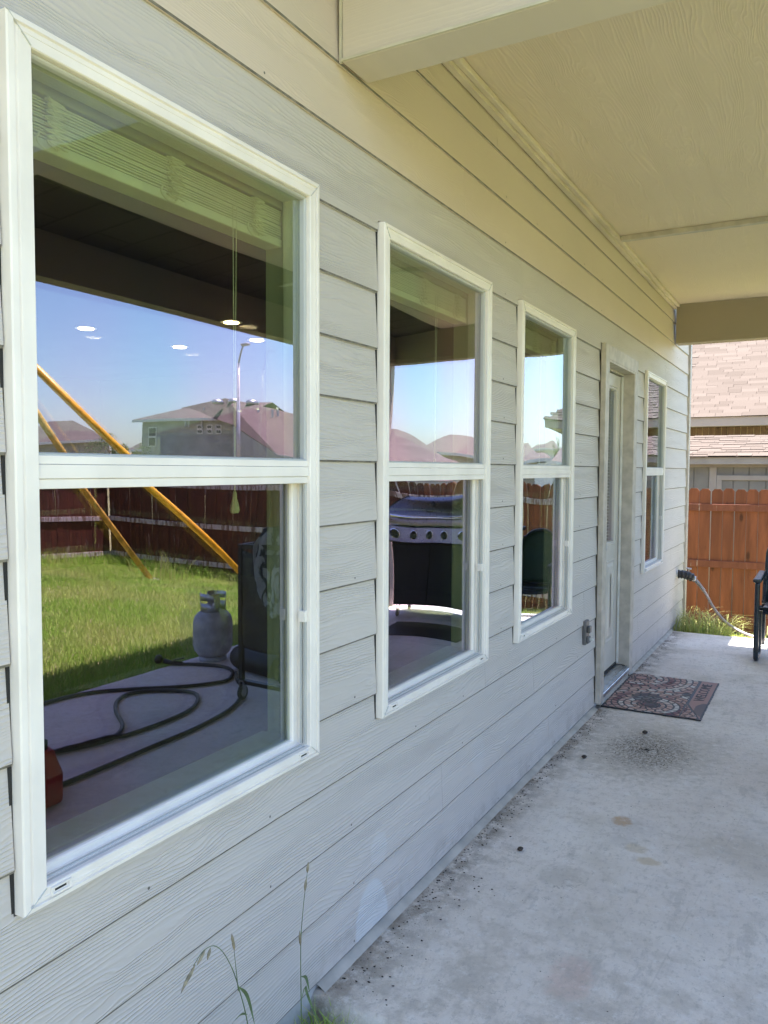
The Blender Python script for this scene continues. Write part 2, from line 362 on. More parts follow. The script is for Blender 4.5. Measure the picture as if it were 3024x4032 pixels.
M['shedtrim'] = plain('light_shed_trim', (.33, .30, .26), .6, sc=5, var=.08)
M['brownboard'] = wood('brown_stained_board', (.19, .12, .075), (.10, .06, .04), .7)
M['jointpale'] = plain('pale_joint_board', (.50, .38, .22), .7)
M['housegrey'] = plain('far_grey_siding', (.34, .35, .33), .8, sc=1)
M['housetan'] = plain('far_tan_siding', (.36, .33, .28), .8, sc=1)
M['farwhite'] = plain('far_white_trim', (.62, .62, .60), .6)
M['farglass'] = plain('far_window_glass', (.05, .06, .07), .08, sc=1, var=.05)
M['yellow'] = plain('yellow_enamel', (.72, .36, .02), .38, sc=9, var=.18)
M['yellow_w'] = plain('weathered_yellow_enamel', (.55, .31, .045), .5, sc=9, var=.3)
M['black'] = plain('black_metal', (.022, .022, .026), .42, .3, sc=20, var=.3)
M['blackm'] = plain('matt_black', (.010, .010, .012), .8, sc=15, var=.3)
M['rubber'] = plain('black_rubber', (.018, .018, .022), .5, sc=30, var=.3)
M['steel'] = plain('brushed_steel', (.20, .19, .23), .30, 1., sc=12, var=.12)
M['chrome'] = plain('polished_steel', (.75, .75, .78), .12, 1., sc=12, var=.05)
M['galv'] = plain('grey_steel', (.45, .46, .47), .4, .8, sc=12, var=.15)
M['tank'] = plain('grey_tank_paint', (.38, .40, .42), .5, sc=14, var=.22, bumpd=.001)
M['red'] = plain('red_plastic', (.42, .012, .010), .38, sc=8, var=.12)
M['green'] = plain('dark_green_sling', (.010, .045, .030), .6, sc=60, var=.3)
M['chair'] = plain('dark_resin', (.022, .030, .040), .30, sc=25, var=.3, bumpd=.0008)
M['hosegrey'] = plain('grey_hose', (.34, .30, .30), .45, sc=12, var=.15)
M['outlet'] = plain('grey_outlet_cover', (.12, .12, .13), .4, .3, sc=20, var=.15)
M['debris'] = plain('dark_dirt', (.055, .042, .033), .95, sc=60, var=.5)
M['alu'] = plain('aluminium', (.55, .56, .57), .32, .9, sc=10, var=.15)
M['white'] = plain('white_plastic', (.72, .72, .70), .4)
M['door'] = plain('door_paint', (.55, .515, .47), .45, sc=4, var=.06)
M['post'] = plain('lamp_post_galvanised', (.50, .50, .52), .5, .4)
def cloth_mat():
    n = NT('leaf_print_cloth'); v = n.co()
    a = n.ramp(n.noise(n.scale(v, (14, 14, 7)), 1., 3., .5, 1.5), .50, .56)
    return n.pbr(n.mix(a, (.36, .38, .36), (.025, .03, .04)), .8, 0., n.bump(n.noise(v, 20.), .004), .2)
M['print'] = cloth_mat()

# ================================================================== SETTING: ground, slab
def gz(x, y):
    a = min(max((y-7.4)/3.2, 0), 1); b = min(max((x-6)/5, 0), 1)
    z = -.10 - a*(.50-.26*b)
    return z + .012*noise.noise(Vector((x*.9, y*.9, 0)))
g = MB()
xs = list(np.unique(np.concatenate([np.linspace(-.35, 12, 50), np.linspace(12, 40, 12), np.array([80, 200, 600.])])))
ys = list(np.unique(np.concatenate([np.array([-600., -200, -60, -20]), np.linspace(-8, 12, 81), np.linspace(13, 40, 12), np.array([80, 200, 600.])])))
xs = [-600., -200., -60., -20., -9.] + xs
nx, ny = len(xs), len(ys)
def far_fall(x, y):     # beyond the lot the land is level again
    return gz(x, y)
g.v = [(x, y, far_fall(x, y)) for x in xs for y in ys]
g.f = [(i*ny+j, (i+1)*ny+j, (i+1)*ny+j+1, i*ny+j+1) for i in range(nx-1) for j in range(ny-1)]; g.mi = [0]*len(g.f)
g.obj('ground', M['soil'], kind='structure')
# patio slab with rounded near and outer edges
X1, Y0s, Y1s = 2.95, 1.80, 7.58
def slab_mesh():
    bm = bmesh.new()
    nxs, nys = 40, 76
    def edge(t): return t
    rows = []
    for j in range(nys+1):
        row = []
        for i in range(nxs+1):
            x = -.03 + (X1+.03)*i/nxs; y = Y0s + (Y1s-Y0s)*j/nys
            z = .0015*noise.noise(Vector((x*2, y*2, 1))) if 0 < i < nxs and 0 < j < nys else 0
            row.append(bm.verts.new((x, y, z)))
        rows.append(row)
    for j in range(nys):
        for i in range(nxs): bm.faces.new((rows[j][i], rows[j][i+1], rows[j+1][i+1], rows[j+1][i]))
    loop = [rows[0][i] for i in range(nxs+1)] + [rows[j][nxs] for j in range(1, nys+1)] + [rows[nys][i] for i in range(nxs-1, -1, -1)] + [rows[j][0] for j in range(nys-1, 0, -1)]
    prof = [(.008, -.0015), (.016, -.006), (.022, -.013), (.025, -.024), (.026, -.045), (.026, -.75)]
    prev = loop
    for k, (d, z) in enumerate(prof):
        cur = []
        for v in loop:
            x, y = v.co.x, v.co.y
            jx = .004*noise.noise(Vector((x*9, y*9, k*.4)))
            nx_ = (d+jx if x > X1-1e-4 else 0); ny_ = (-(d+jx) if y < Y0s+1e-4 else (d+jx if y > Y1s-1e-4 else 0))
            cur.append(bm.verts.new((x+nx_, y+ny_, z)))
        L = len(loop)
        for i in range(L): bm.faces.new((prev[i], cur[i], cur[(i+1) % L], prev[(i+1) % L]))
        prev = cur
    bmesh.ops.recalc_face_normals(bm, faces=bm.faces)
    me = bpy.data.meshes.new('patio'); bm.to_mesh(me); bm.free(); me.materials.append(M['concrete'])
    for p in me.polygons: p.use_smooth = True
    return me
link('patio', slab_mesh(), kind='structure')

# ================================================================== HOUSE
house = thing('house', 'grey lap sided house with white vinyl windows and covered porch', 'house')
COURSES = [.022, .205, .383, .563, .762, .950, 1.123, 1.302, 1.482, 1.660, 1.825, 1.995, 2.178, 2.390, 2.575, 2.757, 2.865]
WIN = [(.862, 1.775), (2.127, 3.010), (3.372, 4.225), (6.157, 6.965)]
WZ0, WZ1 = .686, 2.207
DY0, DY1, DZ1 = 4.83, 5.75, 2.225
YA, YB = -3.6, 8.24
OPEN = [(a-(.003 if a < 1 else .007), b+.003, WZ0-.004, WZ1+.003) for a, b in WIN] + [(DY0-.006, DY1+.004, -.1, DZ1+.004)]
JOINT = {0: [3.92, 6.9], 1: [2.62, 6.1], 2: [3.66], 3: [3.03, 4.56, 7.5], 4: [2.02], 5: [], 6: [], 7: [], 8: [], 9: [], 10: [], 11: [], 12: [3.47, 6.55], 13: [2.9, 4.2, 7.15], 14: [1.0, 4.6], 15: [3.1, 6.3]}
JOINT[13] = [2.785, 6.3]; JOINT[12] = [3.42, 7.0]
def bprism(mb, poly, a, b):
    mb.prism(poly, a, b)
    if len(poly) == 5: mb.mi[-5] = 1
for n_ in range(16):
    z0, z1 = COURSES[n_], COURSES[n_+1]
    cuts = [(a, b) for a, b, c, d in OPEN if c <= z0+.012 and d >= z1+.02]
    full = [(YA, YB)]
    for a, b in sorted(cuts):
        nf = []
        for p, q in full:
            if a <= p or b >= q or a >= q: nf.append((p, q))
            else: nf += [(p, a), (b, q)]
        full = nf
    js = JOINT.get(n_, [])
    segs = []
    for p, q in full:
        e = [p]+[j for j in js if p+.1 < j < q-.1]+[q]
        for a, b in zip(e[:-1], e[1:]): segs.append((a+(.0008 if a != p else 0), b-(.0008 if b != q else 0)))
    for a, b in segs:
        mb = MB(); top = z1+.025; EDGE = [False]
        # notch the board where an opening only bites part of its height
        part = [(A, B, c, d) for A, B, c, d in OPEN if A < b-.001 and B > a+.001 and c < z1+.025 and d > z0 and (A, B) not in cuts]
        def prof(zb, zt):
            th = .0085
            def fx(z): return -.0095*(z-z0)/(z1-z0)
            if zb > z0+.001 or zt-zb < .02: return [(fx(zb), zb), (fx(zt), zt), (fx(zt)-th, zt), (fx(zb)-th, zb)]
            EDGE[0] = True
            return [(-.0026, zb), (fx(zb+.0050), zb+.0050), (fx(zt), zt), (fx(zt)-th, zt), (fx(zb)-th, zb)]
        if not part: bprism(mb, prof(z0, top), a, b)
        else:
            ed = sorted({a, b} | {max(a, min(b, v)) for A, B, c, d in part for v in (A, B)})
            for p, q in zip(ed[:-1], ed[1:]):
                if q-p < 1e-4: continue
                mid = (p+q)/2; hit = [t for t in part if t[0] < mid < t[1]]
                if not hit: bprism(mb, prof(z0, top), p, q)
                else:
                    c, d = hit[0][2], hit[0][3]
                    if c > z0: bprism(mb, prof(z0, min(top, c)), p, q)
                    if d < top: mb.prism(prof(max(z0, d), top), p, q)
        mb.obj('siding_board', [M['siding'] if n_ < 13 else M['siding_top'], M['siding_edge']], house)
nl = MB(); rn0 = random.Random(5)
for n_ in range(15):
    z = COURSES[n_]+.022
    for k in range(22):
        y = YA+.3+k*.4064+rn0.uniform(-.01, .01)
        if y > 8.1 or y < .3 or rn0.random() < .45 or any(A-.02 < y < B+.02 and c-.03 < z < d+.03 for A, B, c, d in OPEN): continue
        nl.lathe([(.0034, -.0014), (.0034, .0004), (.001, .0007)], (-.0095*.12, y, z+rn0.uniform(-.006, .006)), 7, 'x')
nl.obj('nail_heads', M['siding_edge'], house, kind='stuff')
# frieze trim under the porch ceiling: flat board and a small cove
t = MB(); t.box(-.004, .020, 2.04, 7.36, 2.868, 2.908); t.obj('frieze_trim', M['trim'], house)
t = MB(); t.box(.0205, .045, 2.04, 7.36, 2.884, 2.908); bev(t.obj('cove_trim', M['trim'], house), .004)
# wall core with openings
core = MB()
ys_ = sorted([YA, YB] + [v for a, b in WIN for v in (a+.03, b-.03)] + [DY0+.055, DY1-.04])
for p, q in zip(ys_[:-1], ys_[1:]):
    mid = (p+q)/2; w = [1 for a, b in WIN if a+.03 < mid < b-.03]; d = DY0+.055 < mid < DY1-.04
    for z0, z1 in ([(-.05, WZ0+.03), (WZ1-.03, 3.15)] if w else ([(-.05, .09), (DZ1-.06, 3.15)] if d else [(-.05, 3.15)])):
        core.box(-.135, -.0205, p, q, z0, z1)
core.obj('wall_core', [M['reveal']], house)
# window reveals (painted drywall returns and sill board)
FD = MB(); FD.box(-9., -.012, YA, YB, -.75, .0215); FD.obj('foundation', M['found'], house)
# corner boards
cb = MB(); cb.box(-.022, .016, 8.241, 8.325, .025, 3.1); bev(cb.obj('corner_board', M['doortrim'], house), .003)
cb = MB(); cb.box(-9., -.0221, 8.241, 8.262, .025, 3.1); cb.obj('gable_wall', M['siding_top'], house)
cb = MB(); cb.box(-9., -.03, YA-.02, YA, .0, 3.1); cb.box(-9.02, -9., YA, 8.24, 0, 3.1); cb.obj('rear_wall', M['siding_top'], house)

# interior seen dimly through the panes
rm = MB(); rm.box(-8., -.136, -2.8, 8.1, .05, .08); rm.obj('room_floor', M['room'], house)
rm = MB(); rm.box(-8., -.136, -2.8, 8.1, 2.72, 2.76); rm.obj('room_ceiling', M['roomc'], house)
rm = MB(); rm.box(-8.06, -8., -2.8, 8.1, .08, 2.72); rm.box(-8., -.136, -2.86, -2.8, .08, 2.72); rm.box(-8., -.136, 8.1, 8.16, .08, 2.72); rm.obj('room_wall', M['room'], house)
rm = MB(); rm.box(-5.4, -4.9, 2.9, 3.35, 1.2, 2.2); rm.box(-5.4, -4.9, 2.9, 3.35, .08, .95); bev(rm.obj('kitchen_cabinet', M['brownboard'], house), .01)
for i, (x, y, w) in enumerate([(-4.63, 4.98, 'nearest the window corner, far left in the tall pane'), (-4.65, 6.18, 'lit far back in the room beside the lamp post reflection'), (-3.28, 5.36, 'third from the left in the nearest window'), (-3.67, 6.20, 'right beside the reflected roof beam in the nearest window')]):
    lab = ['round recessed ceiling light furthest left through the nearest window', 'round recessed ceiling light right of the reflected street lamp head', 'yellow glowing recessed ceiling light against the dark reflected porch beam', 'small recessed ceiling light below the middle of the nearest upper pane'][i]
    lab = {0: lab, 1: 'small recessed ceiling light in the middle of the nearest upper pane', 2: 'yellow glowing recessed ceiling light against the dark reflected porch beam', 3: 'round recessed ceiling light beside the reflected street lamp head'}[i]
    th = thing('recessed_light', lab, 'ceiling light', (x, y, 2.72), 'recessed ceiling lights inside the room')
    MB().lathe([(.095, 2.712), (.095, 2.716), (.07, 2.7185)], (x, y, 0), 24).obj('trim_ring', M['white'], th)
    MB().lathe([(.062, 2.706), (.064, 2.7115)], (x, y, 0), 24).obj('lens', M['lamp'], th)

# ---------------------------------------------------------------- windows
def pane_mesh(name, y0, y1, z0, z1, x, mats, parent, bulge=.0, th=.004, n=24, tilt=(0, 0), wob=.0):
    mb = MB(); N = n
    vs = []
    for i in range(N+1):
        for j in range(N+1):
            u, v = i/N, j/N; y = y0+(y1-y0)*u; z = z0+(z1-z0)*v
            b = bulge*(1-(2*u-1)**2)*(1-(2*v-1)**2) + tilt[0]*(u-.5)*(y1-y0) + tilt[1]*(v-.5)*(z1-z0)
            b += wob*noise.noise(Vector((y*3+x*11, z*2.2, 4)))
            vs.append((x+b, y, z))
    fs = [(i*(N+1)+j, (i+1)*(N+1)+j, (i+1)*(N+1)+j+1, i*(N+1)+j+1) for i in range(N) for j in range(N)]
    mb.add(vs, fs, 0)
    back = [(a-th, b, c) for a, b, c in vs]; o = len(mb.v)
    mb.add(back, [tuple(reversed(f)) for f in fs], 1)
    rim = [i*(N+1) for i in range(N+1)] + [N*(N+1)+j for j in range(1, N+1)] + [i*(N+1)+N for i in range(N-1, -1, -1)] + [j for j in range(N-1, 0, -1)]
    L = len(rim); o2 = len(mb.v); F_ = [vs[k] for k in rim]; B_ = [back[k] for k in rim]
    mb.add(F_+B_, [(k, (k+1) % L, (k+1) % L+L, k+L) for k in range(L)], 1)
    ob = mb.obj(name, mats, parent)
    ob.data.polygons.foreach_set('use_smooth', [k < len(fs)*2 for k in range(len(ob.data.polygons))])
    return ob
BUL = [(.0010, .0006), (.0018, .0030), (.0020, .0028), (.0025, .002)]
for wi, (y0, y1) in enumerate(WIN):
    z0, z1 = WZ0, WZ1
    f = MB()
    f.ring(y0, y1, z0, z1, [(0, -.012), (0, .017), (.0025, .020), (.011, .0205), (.013, .0155), (.0155, .0155), (.018, .0195), (.024, .0195), (.0245, .0185), (.041, .0185), (.043, .016), (.043, -.020), (.046, -.030), (.046, -.066)], kl=(1.12 if wi == 0 else .84), kr=.98, kb=.80)
    # hairline mitre joints at the four corners stay as tiny grooves
    win = f.obj('window', M['vinyl'], house)
    win['label'] = ['nearest window', 'second window', 'third window', 'narrow looking window beyond the door'][wi]
    zm0, zm1 = 1.424, 1.483
    kl_ = 1.12 if wi == 0 else .84
    for (ya, za, yb, zb_) in ((y0, z0, y0+.041*kl_, z0+.041*.8), (y0, z1, y0+.041*kl_, z1-.041), (y1, z0, y1-.041*.98, z0+.041*.8), (y1, z1, y1-.041*.98, z1-.041)):
        a_ = Vector((.0192, ya, za)); b_ = Vector((.0192, yb, zb_)); mjt = MB(); dv = (b_-a_)/2; sd = Vector((0, -dv.z, dv.y)).normalized()*.0005
        mjt.obox((a_+b_)/2, dv*.97, sd, (.0018, 0, 0)); mjt.obj('mitre_joint', M['vinyl_g'], win)
    r = MB(); r.box(-.018, .0125, y0+.037, y1-.0425, zm0+.018, zm1-.016); r.box(-.020, .010, y0+.037, y1-.0425, zm1-.0155, zm1); r.box(-.0205, .0095, y0+.037, y1-.0425, zm0, zm0+.0175)
    bev(r.obj('meeting_rail', M['vinyl'], win), .0012)
    s = MB(); s.ring(y0+.036, y1-.0425, zm1-.001, z1-.0435, [(0, .006), (.004, .006), (.0065, .002), (.0065, -.014)]); s.obj('glazing_bead', M['vinyl_g'], win)
    # lower sash, set back, with track channels on the jambs and sill
    s = MB(); s.ring(y0+.022+(.012 if wi == 0 else 0), y1-.0425, z0+.026, zm0+.040, [(0, -.062), (0, -.024), (.002, -.022), (.022, -.022), (.025, -.026), (.027, -.038)]); s.obj('lower_sash', M['vinyl'], win)
    tr = MB()
    for k, (xa, xb) in enumerate([(.0, .006), (-.012, -.006)]):
        tr.box(xa, xb, y1-.0425-.007, y1-.0425, z0+.040, zm0-.001)
        tr.box(xa, xb, y0+.037, y1-.0497, z0+.0322, z0+.0322+(.0025 if k == 0 else .005))
    tr.obj('screen_track', M['vinyl_g'], win)
    cl = MB(); zc = z0+.37; cl.box(-.010, .0088, y1-.056, y1-.0425, zc, zc+.03); bev(cl.obj('screen_clip', M['vinyl'], win), .001)
    for yy in (y0+.075, y1-.075):
        wv = MB(); wv.ring(yy-.022, yy+.022, z0+.0125, z0+.0295, [(0, .019), (.0005, .0225), (.004, .0225), (.005, .020)]); wv.obj('weep_cover', M['vinyl'], win)
        wv = MB(); wv.box(.0187, .0193, yy-.012, yy+.012, z0+.018, z0+.024); wv.obj('weep_slot', M['dark'], win)
    pu, pl = BUL[wi]
    pane_mesh('glass_pane', y0+.038, y1-.046, zm1+.001, z1-.0465, -.010, [M['glass'], M['glass_back']], win, pu, wob=(.0003 if wi == 0 else .0007))
    pane_mesh('inner_pane', y0+.038, y1-.046, zm1+.001, z1-.0465, -.026, [M['glass_in'], M['glass_back']], win, -pu*.8, tilt=(.012, -.004))
    pane_mesh('glass_pane', y0+.044, y1-.066, z0+.050, zm0+.016, -.032, [M['glass'], M['glass_back']], win, pl, wob=(.0004 if wi == 0 else .0009))
    pane_mesh('inner_pane', y0+.044, y1-.066, z0+.050, zm0+.016, -.048, [M['glass_in'], M['glass_back']], win, -pl*.6, tilt=(-.008, .003))
    gp = MB(); gp.box(-.018, -.006, y0-.0068, y0-.0005, z0+.0, z1); gp.obj('flashing_gap', M['dark'], win)
    sb = MB(); sb.box(-.150, -.0665, y0+.032, y1-.032, z0+.0315, z0+.048); bev(sb.obj('interior_sill', M['reveal'], win), .003)
# ---------------------------------------------------------------- blinds (raised) in three windows
def squiggle(c, amp, n, ht, seed):
    rn = random.Random(seed); pts = []
    for i in range(n): pts.append((c[0]+.004+rn.uniform(0, .012), c[1]+amp*(1 if i % 2 else -1)*rn.uniform(.5, 1), c[2]+ht*(1-i/(n-1))))
    return smooth_path(pts, 4)
slat_me = {}
BL = ['raised cream slatted blind with tangled cords behind the nearest window', 'raised cream slatted blind behind the second window from the left', 'raised cream slatted blind, shadowed, behind the window left of the door']
for wi in range(3):
    y0, y1 = WIN[wi]; a, b = y0+.062, y1-.036
    th = thing('window_blind', BL[wi], 'blind', (-.10, (a+b)/2, 2.17), 'raised blinds in the windows')
    h = MB(); h.box(-.128, -.074, a, b, 2.146, 2.176); bev(h.obj('headrail', M['reveal'], th), .003)
    for k in range(13):
        z = 2.139-k*.0056; s = MB(); dx = random.uniform(-.0015, .0015); dz = random.uniform(-.0006, .0006)
        s.box(-.127+dx, -.077+dx, a+.004, b-.004, z-.0016+dz, z+.0016+dz); s.obj('slat', M['blind'], th)
    br = MB(); br.box(-.129, -.075, a+.002, b-.002, 2.046, 2.0675); bev(br.obj('bottom_rail', M['blind'], th), .003)
    for q, t_ in enumerate((.12, .5, .86)):
        yy = a+(b-a)*t_; cdm = MB()
        for k in range(5): cdm.tube(squiggle((-.079+k*.0012, yy+(k-2)*.004, 2.055), .012+.003*k, 16, .085, wi*31+q*7+k), .0019, 5)
        cdm.tube(smooth_path([(-.073, yy-.03, 2.075), (-.066, yy-.04, 2.055), (-.066, yy-.02, 2.044), (-.068, yy+.005, 2.048), (-.072, yy+.008, 2.068)], 5), .0020, 5)
        cdm.obj('ladder_cord', M['cord'], th)
    yc = y0+(y1-y0)*(.735 if wi == 0 else .62); L = 1.40 if wi == 0 else 1.5
    cdm = MB(); cdm.tube([(-.071, yc, 2.10), (-.071, yc, L)], .0012, 5); cdm.tube([(-.069, yc+.011, 2.10), (-.070, yc+.006, 1.8), (-.071, yc+.002, L)], .0011, 5); cdm.obj('pull_cord', M['cord'], th)
    MB().lathe([(.003, L+.006), (.005, L), (.006, L-.012), (.011, L-.03), (.0125, L-.042), (.010, L-.048), (.003, L-.049)], (-.071, yc, 0), 16).obj('tassel', M['cord'], th, True)

# ---------------------------------------------------------------- door
dc = MB()
dc.prism([(.0, .035), (.031, .035), (.031, DZ1), (.0, DZ1)], DY0, DY0+.085)
dl = dc.obj('door_casing', M['doortrim'], house); bev(dl, .002)
dc = MB(); dc.box(0, .031, DY1-.088, DY1, .035, DZ1-.0885); bev(dc.obj('door_casing', M['doortrim'], house), .002)
dc = MB(); dc.box(0, .0305, DY0+.0852, DY1, DZ1-.088, DZ1); bev(dc.obj('door_casing', M['doortrim'], house), .002)
jb = MB(); jb.box(-.125, .0295, DY1-.088, DY1-.102, .10, DZ1-.102); jb.box(-.125, .0295, DY0+.0851, DY0+.099, .10, DZ1-.102); jb.box(-.125, .0295, DY0+.0851, DY1-.088, DZ1-.1018, DZ1-.0882)
jb.box(-.125, -.042, DY1-.1125, DY1-.1021, .10, DZ1-.113); jb.box(-.125, -.042, DY0+.0992, DY0+.109, .10, DZ1-.113); jb.box(-.125, -.042, DY0+.0992, DY1-.1021, DZ1-.1128, DZ1-.102)
bev(jb.obj('door_jamb', M['doortrim'], house), .0015)
ws = MB(); ws.box(-.056, -.0425, DY1-.1175, DY1-.1128, .112, DZ1-.118); ws.obj('weather_strip', M['white'], house)
DXF = -.062; da, db = DY0+.110, DY1-.118
def door():
    m = MB()
    # slab as bands around the glass opening and the raised panels
    gl = (da+.14, db-.14, .985, 2.00); 
    m.box(DXF-.04, DXF, da, gl[0], .118, 2.105); m.box(DXF-.04, DXF, gl[1], db, .118, 2.105)
    m.box(DXF-.04, DXF, gl[0], gl[1], gl[3], 2.105); m.box(DXF-.04, DXF, gl[0], gl[1], .118, gl[2])
    d = m.obj('door', M['door'], house)
    r = MB(); r.ring(gl[0]-.026, gl[1]+.026, gl[2]-.026, gl[3]+.026, [(0, DXF-.001), (.001, DXF+.007), (.008, DXF+.010), (.012, DXF+.006), (.018, DXF+.006), (.022, DXF+.009), (.027, DXF+.005), (.030, DXF-.012)]); r.obj('lite_frame', M['door'], d)
    pane_mesh('glass_pane', gl[0]+.002, gl[1]-.002, gl[2]+.002, gl[3]-.002, DXF-.011, [M['glass'], M['glass_back']], d, .0, n=4)
    for a, b in ((da+.10, (da+db)/2-.02), ((da+db)/2+.02, db-.10)):
        p = MB(); p.ring(a, b, .30, .86, [(0, DXF-.0005), (.004, DXF+.004), (.012, DXF+.005), (.020, DXF+.001), (.026, DXF+.001), (.045, DXF+.007), (.10, DXF+.007)]); p.obj('raised_panel', M['door'], d)
        p = MB()
    vb = MB()
    for k in range(44):
        z = gl[2]+.02+k*.0222; vb.obox((DXF-.030, (gl[0]+gl[1])/2, z), (.006, 0, -.002), (0, (gl[1]-gl[0])/2-.01, 0), (.0002, 0, .0005))
    vb.obj('mini_blind', M['blind'], d, kind='stuff')
    k = MB(); k.lathe([(.032, 0), (.034, .004), (.014, .012), (.012, .035), (.028, .045), (.033, .06), (.026, .072), (.0, .075)], (DXF, da+.065, .98), 20, 'x'); k.obj('knob', M['galv'], d, True)
    sw = MB(); sw.box(DXF-.004, DXF+.006, da, db, .100, .1175); sw.obj('door_sweep', M['dark'], d)
door()
ts = MB(); ts.prism([(-.12, .050), (.030, .050), (.030, .075), (.022, .082), (-.03, .096), (-.12, .099)], DY0+.0853, DY1-.0882); ts.obj('threshold', M['alu'], house)
for k in range(3):
    q = MB(); q.box(.024-k*.010, .027-k*.010, DY0+.09, DY1-.09, .079+k*.0025, .0865+k*.0025); q.obj('threshold_rib', M['alu'], house)
ts = MB(); ts.box(-.02, .022, DY0+.086, DY1-.089, .002, .0495); ts.obj('sill_step', M['mortar'], house)
# rough mortar ledge along the foot of the wall
def mortar(y0, y1):
    n = int((y1-y0)/.02); mb = MB(); vs = []
    for i in range(n+1):
        y = y0+(y1-y0)*i/n; a = .010+.002*noise.noise(Vector((y*1.5, 1, 0)))+.0004*noise.noise(Vector((y*13, 5, 0))); h = .009+.001*noise.noise(Vector((y*6, 9, 0)))
        vs += [(-.012, y, .016), (a*.5, y, h), (a, y, h*.6), (a+.014, y, -.002)]
    fs = [(i*4+k, i*4+k+1, i*4+k+5, i*4+k+4) for i in range(n) for k in range(3)]
    mb.add(vs, fs); mb.obj('mortar_ledge', M['mortar'], house, True)
mortar(1.80, DY0); mortar(DY1+.005, 7.58)

# ---------------------------------------------------------------- porch
BX = 2.83
def beam_x(y0, y1, x1=BX, mt='beam'):
    m = MB(); m.box(.012, x1, y0, y1, 2.572, 2.913); o = bev(m.obj('porch_beam', M[mt], house), .004); return o
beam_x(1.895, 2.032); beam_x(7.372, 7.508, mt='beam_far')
c_ = MB(); c_.box(.013, BX, 1.889, 1.8945, 2.573, 2.580); c_.obj('beam_caulk_line', M['caulk'], house)
c_ = MB(); c_.box(.004, .0118, 1.893, 1.900, 2.572, 2.913); c_.obj('beam_caulk_line', M['caulk'], house)
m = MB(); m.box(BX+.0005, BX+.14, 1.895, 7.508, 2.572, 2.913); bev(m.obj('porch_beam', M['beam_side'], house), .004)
for y0, y1 in ((2.034, 5.095), (5.098, 7.370)):
    for x0, x1 in ((.0005, 1.22), (1.222, 2.44), (2.442, BX-.001)):
        m = MB(); m.box(x0, x1, y0, y1, 2.910, 2.919); m.obj('ceiling_panel', M['ceiling'], house)
m = MB(); m.box(.046, BX, 5.072, 5.118, 2.880, 2.9095); bev(m.obj('ceiling_batten', M['doortrim'], house), .003)  # darker paint here puts the batten's shade into its colour
m = MB(); m.box(1.2, 1.242, 2.034, 5.077, 2.895, 2.9095); m.box(1.2, 1.242, 5.116, 7.37, 2.895, 2.9095)
for y in (2.0, 7.44):
    p = MB(); p.box(BX+.085, BX+.205, y-.03, y+.068, 0, 2.57) if y > 3 else p.box(BX+.005, BX+.135, 1.90, 2.03, 0, 2.57)
    bev(p.obj('porch_post', M['trim'], house), .006)
# roof above: porch roof and main roof, eaves
m = MB()
m.prism([(-.6, 3.20), (3.30, 2.80), (3.30, 2.93), (-.6, 3.35)], 1.55, 7.55)
m.obj('porch_roof', M['shingle_far2'], house)
m = MB(); m.box(BX+.141, 3.28, 1.55, 7.53, 2.70, 2.72); m.box(3.262, 3.285, 1.55, 7.53, 2.66, 2.82); m.obj('porch_soffit', M['trim'], house)
m = MB(); m.box(.0, .58, YA-.4, 1.53, 3.102, 3.12); m.box(.58, .60, YA-.4, 1.53, 3.06, 3.24); m.obj('eave_soffit', M['trim'], house)
m = MB(); m.prism([(.60, 3.13), (-4.5, 5.7), (-9.6, 3.13), (-9.6, 3.24), (-4.5, 5.82), (.60, 3.25)], YA-.4, 7.5); m.prism([(.04, 3.12), (-4.5, 5.7), (-9.6, 3.13), (-9.6, 3.24), (-4.5, 5.82), (.04, 3.24)], 7.502, 8.55); m.obj('main_roof', M['shingle_far2'], house)
m = MB(); m.prism([(-.03, 3.1), (-8.97, 3.1), (-4.5, 5.62)], 8.24, 8.262); m.obj('gable_end', M['siding_top'], house)

# ---------------------------------------------------------------- outlet cover, tap and hose
th = thing('outdoor_outlet', 'grey weatherproof outlet box on the siding left of the door', 'outlet', (0, 4.575, .52))
o = MB(); o.box(-.006, .016, 4.535, 4.612, .452, .592); bev(o.obj('cover_plate', M['outlet'], th), .006)
o = MB(); o.box(.0165, .028, 4.548, 4.60, .46, .50); o.box(.0165, .034, 4.552, 4.598, .52, .56); bev(o.obj('flip_lid', M['outlet'], th), .005)
o = MB(); o.lathe([(.010, .0285), (.011, .045), (.006, .05)], (0, 4.575, .482), 12, 'x'); o.obj('plug', M['white'], th)
th = thing('garden_tap', 'black wrapped hose tap on the wall near the corner board', 'tap', (0, 7.83, .49))
o = MB(); o.lathe([(.035, -.004), (.035, .006), (.02, .008)], (0, 7.83, .495), 20, 'x'); o.obj('wall_flange', M['white'], th, True)
o = MB(); o.tube(smooth_path([(.006, 7.83, .495), (.05, 7.84, .493), (.09, 7.86, .482), (.13, 7.88, .462)], 5), [.038+.005*math.sin(i*1.9) for i in range(16)], 12); o.obj('foam_wrap', M['rubber'], th, True)
o = MB(); o.tube([(.095, 7.86, .50), (.098, 7.862, .545)], .006, 8); o.tube([(.075, 7.855, .552), (.12, 7.868, .545)], .008, 8); o.obj('tap_handle', M['galv'], th)
o = MB(); o.lathe([(.016, -.02), (.018, 0), (.016, .03)], (.145, 7.885, .447), 12, 'z'); o.obj('coupling', M['galv'], th, True)
hp = smooth_path([(.145, 7.885, .45), (.19, 7.89, .40), (.25, 7.885, .32), (.32, 7.87, .20), (.42, 7.82, .095), (.54, 7.74, .035), (.68, 7.62, .012), (.86, 7.50, .011), (1.1, 7.44, .011), (1.5, 7.42, .011), (1.9, 7.5, .011)], 8)
th = thing('garden_hose', 'pinkish grey hose curving from the wall tap down to the slab', 'hose', (.145, 7.885, .45))
MB().tube(hp, .012, 10).obj('hose_tube', M['hosegrey'], th, True)
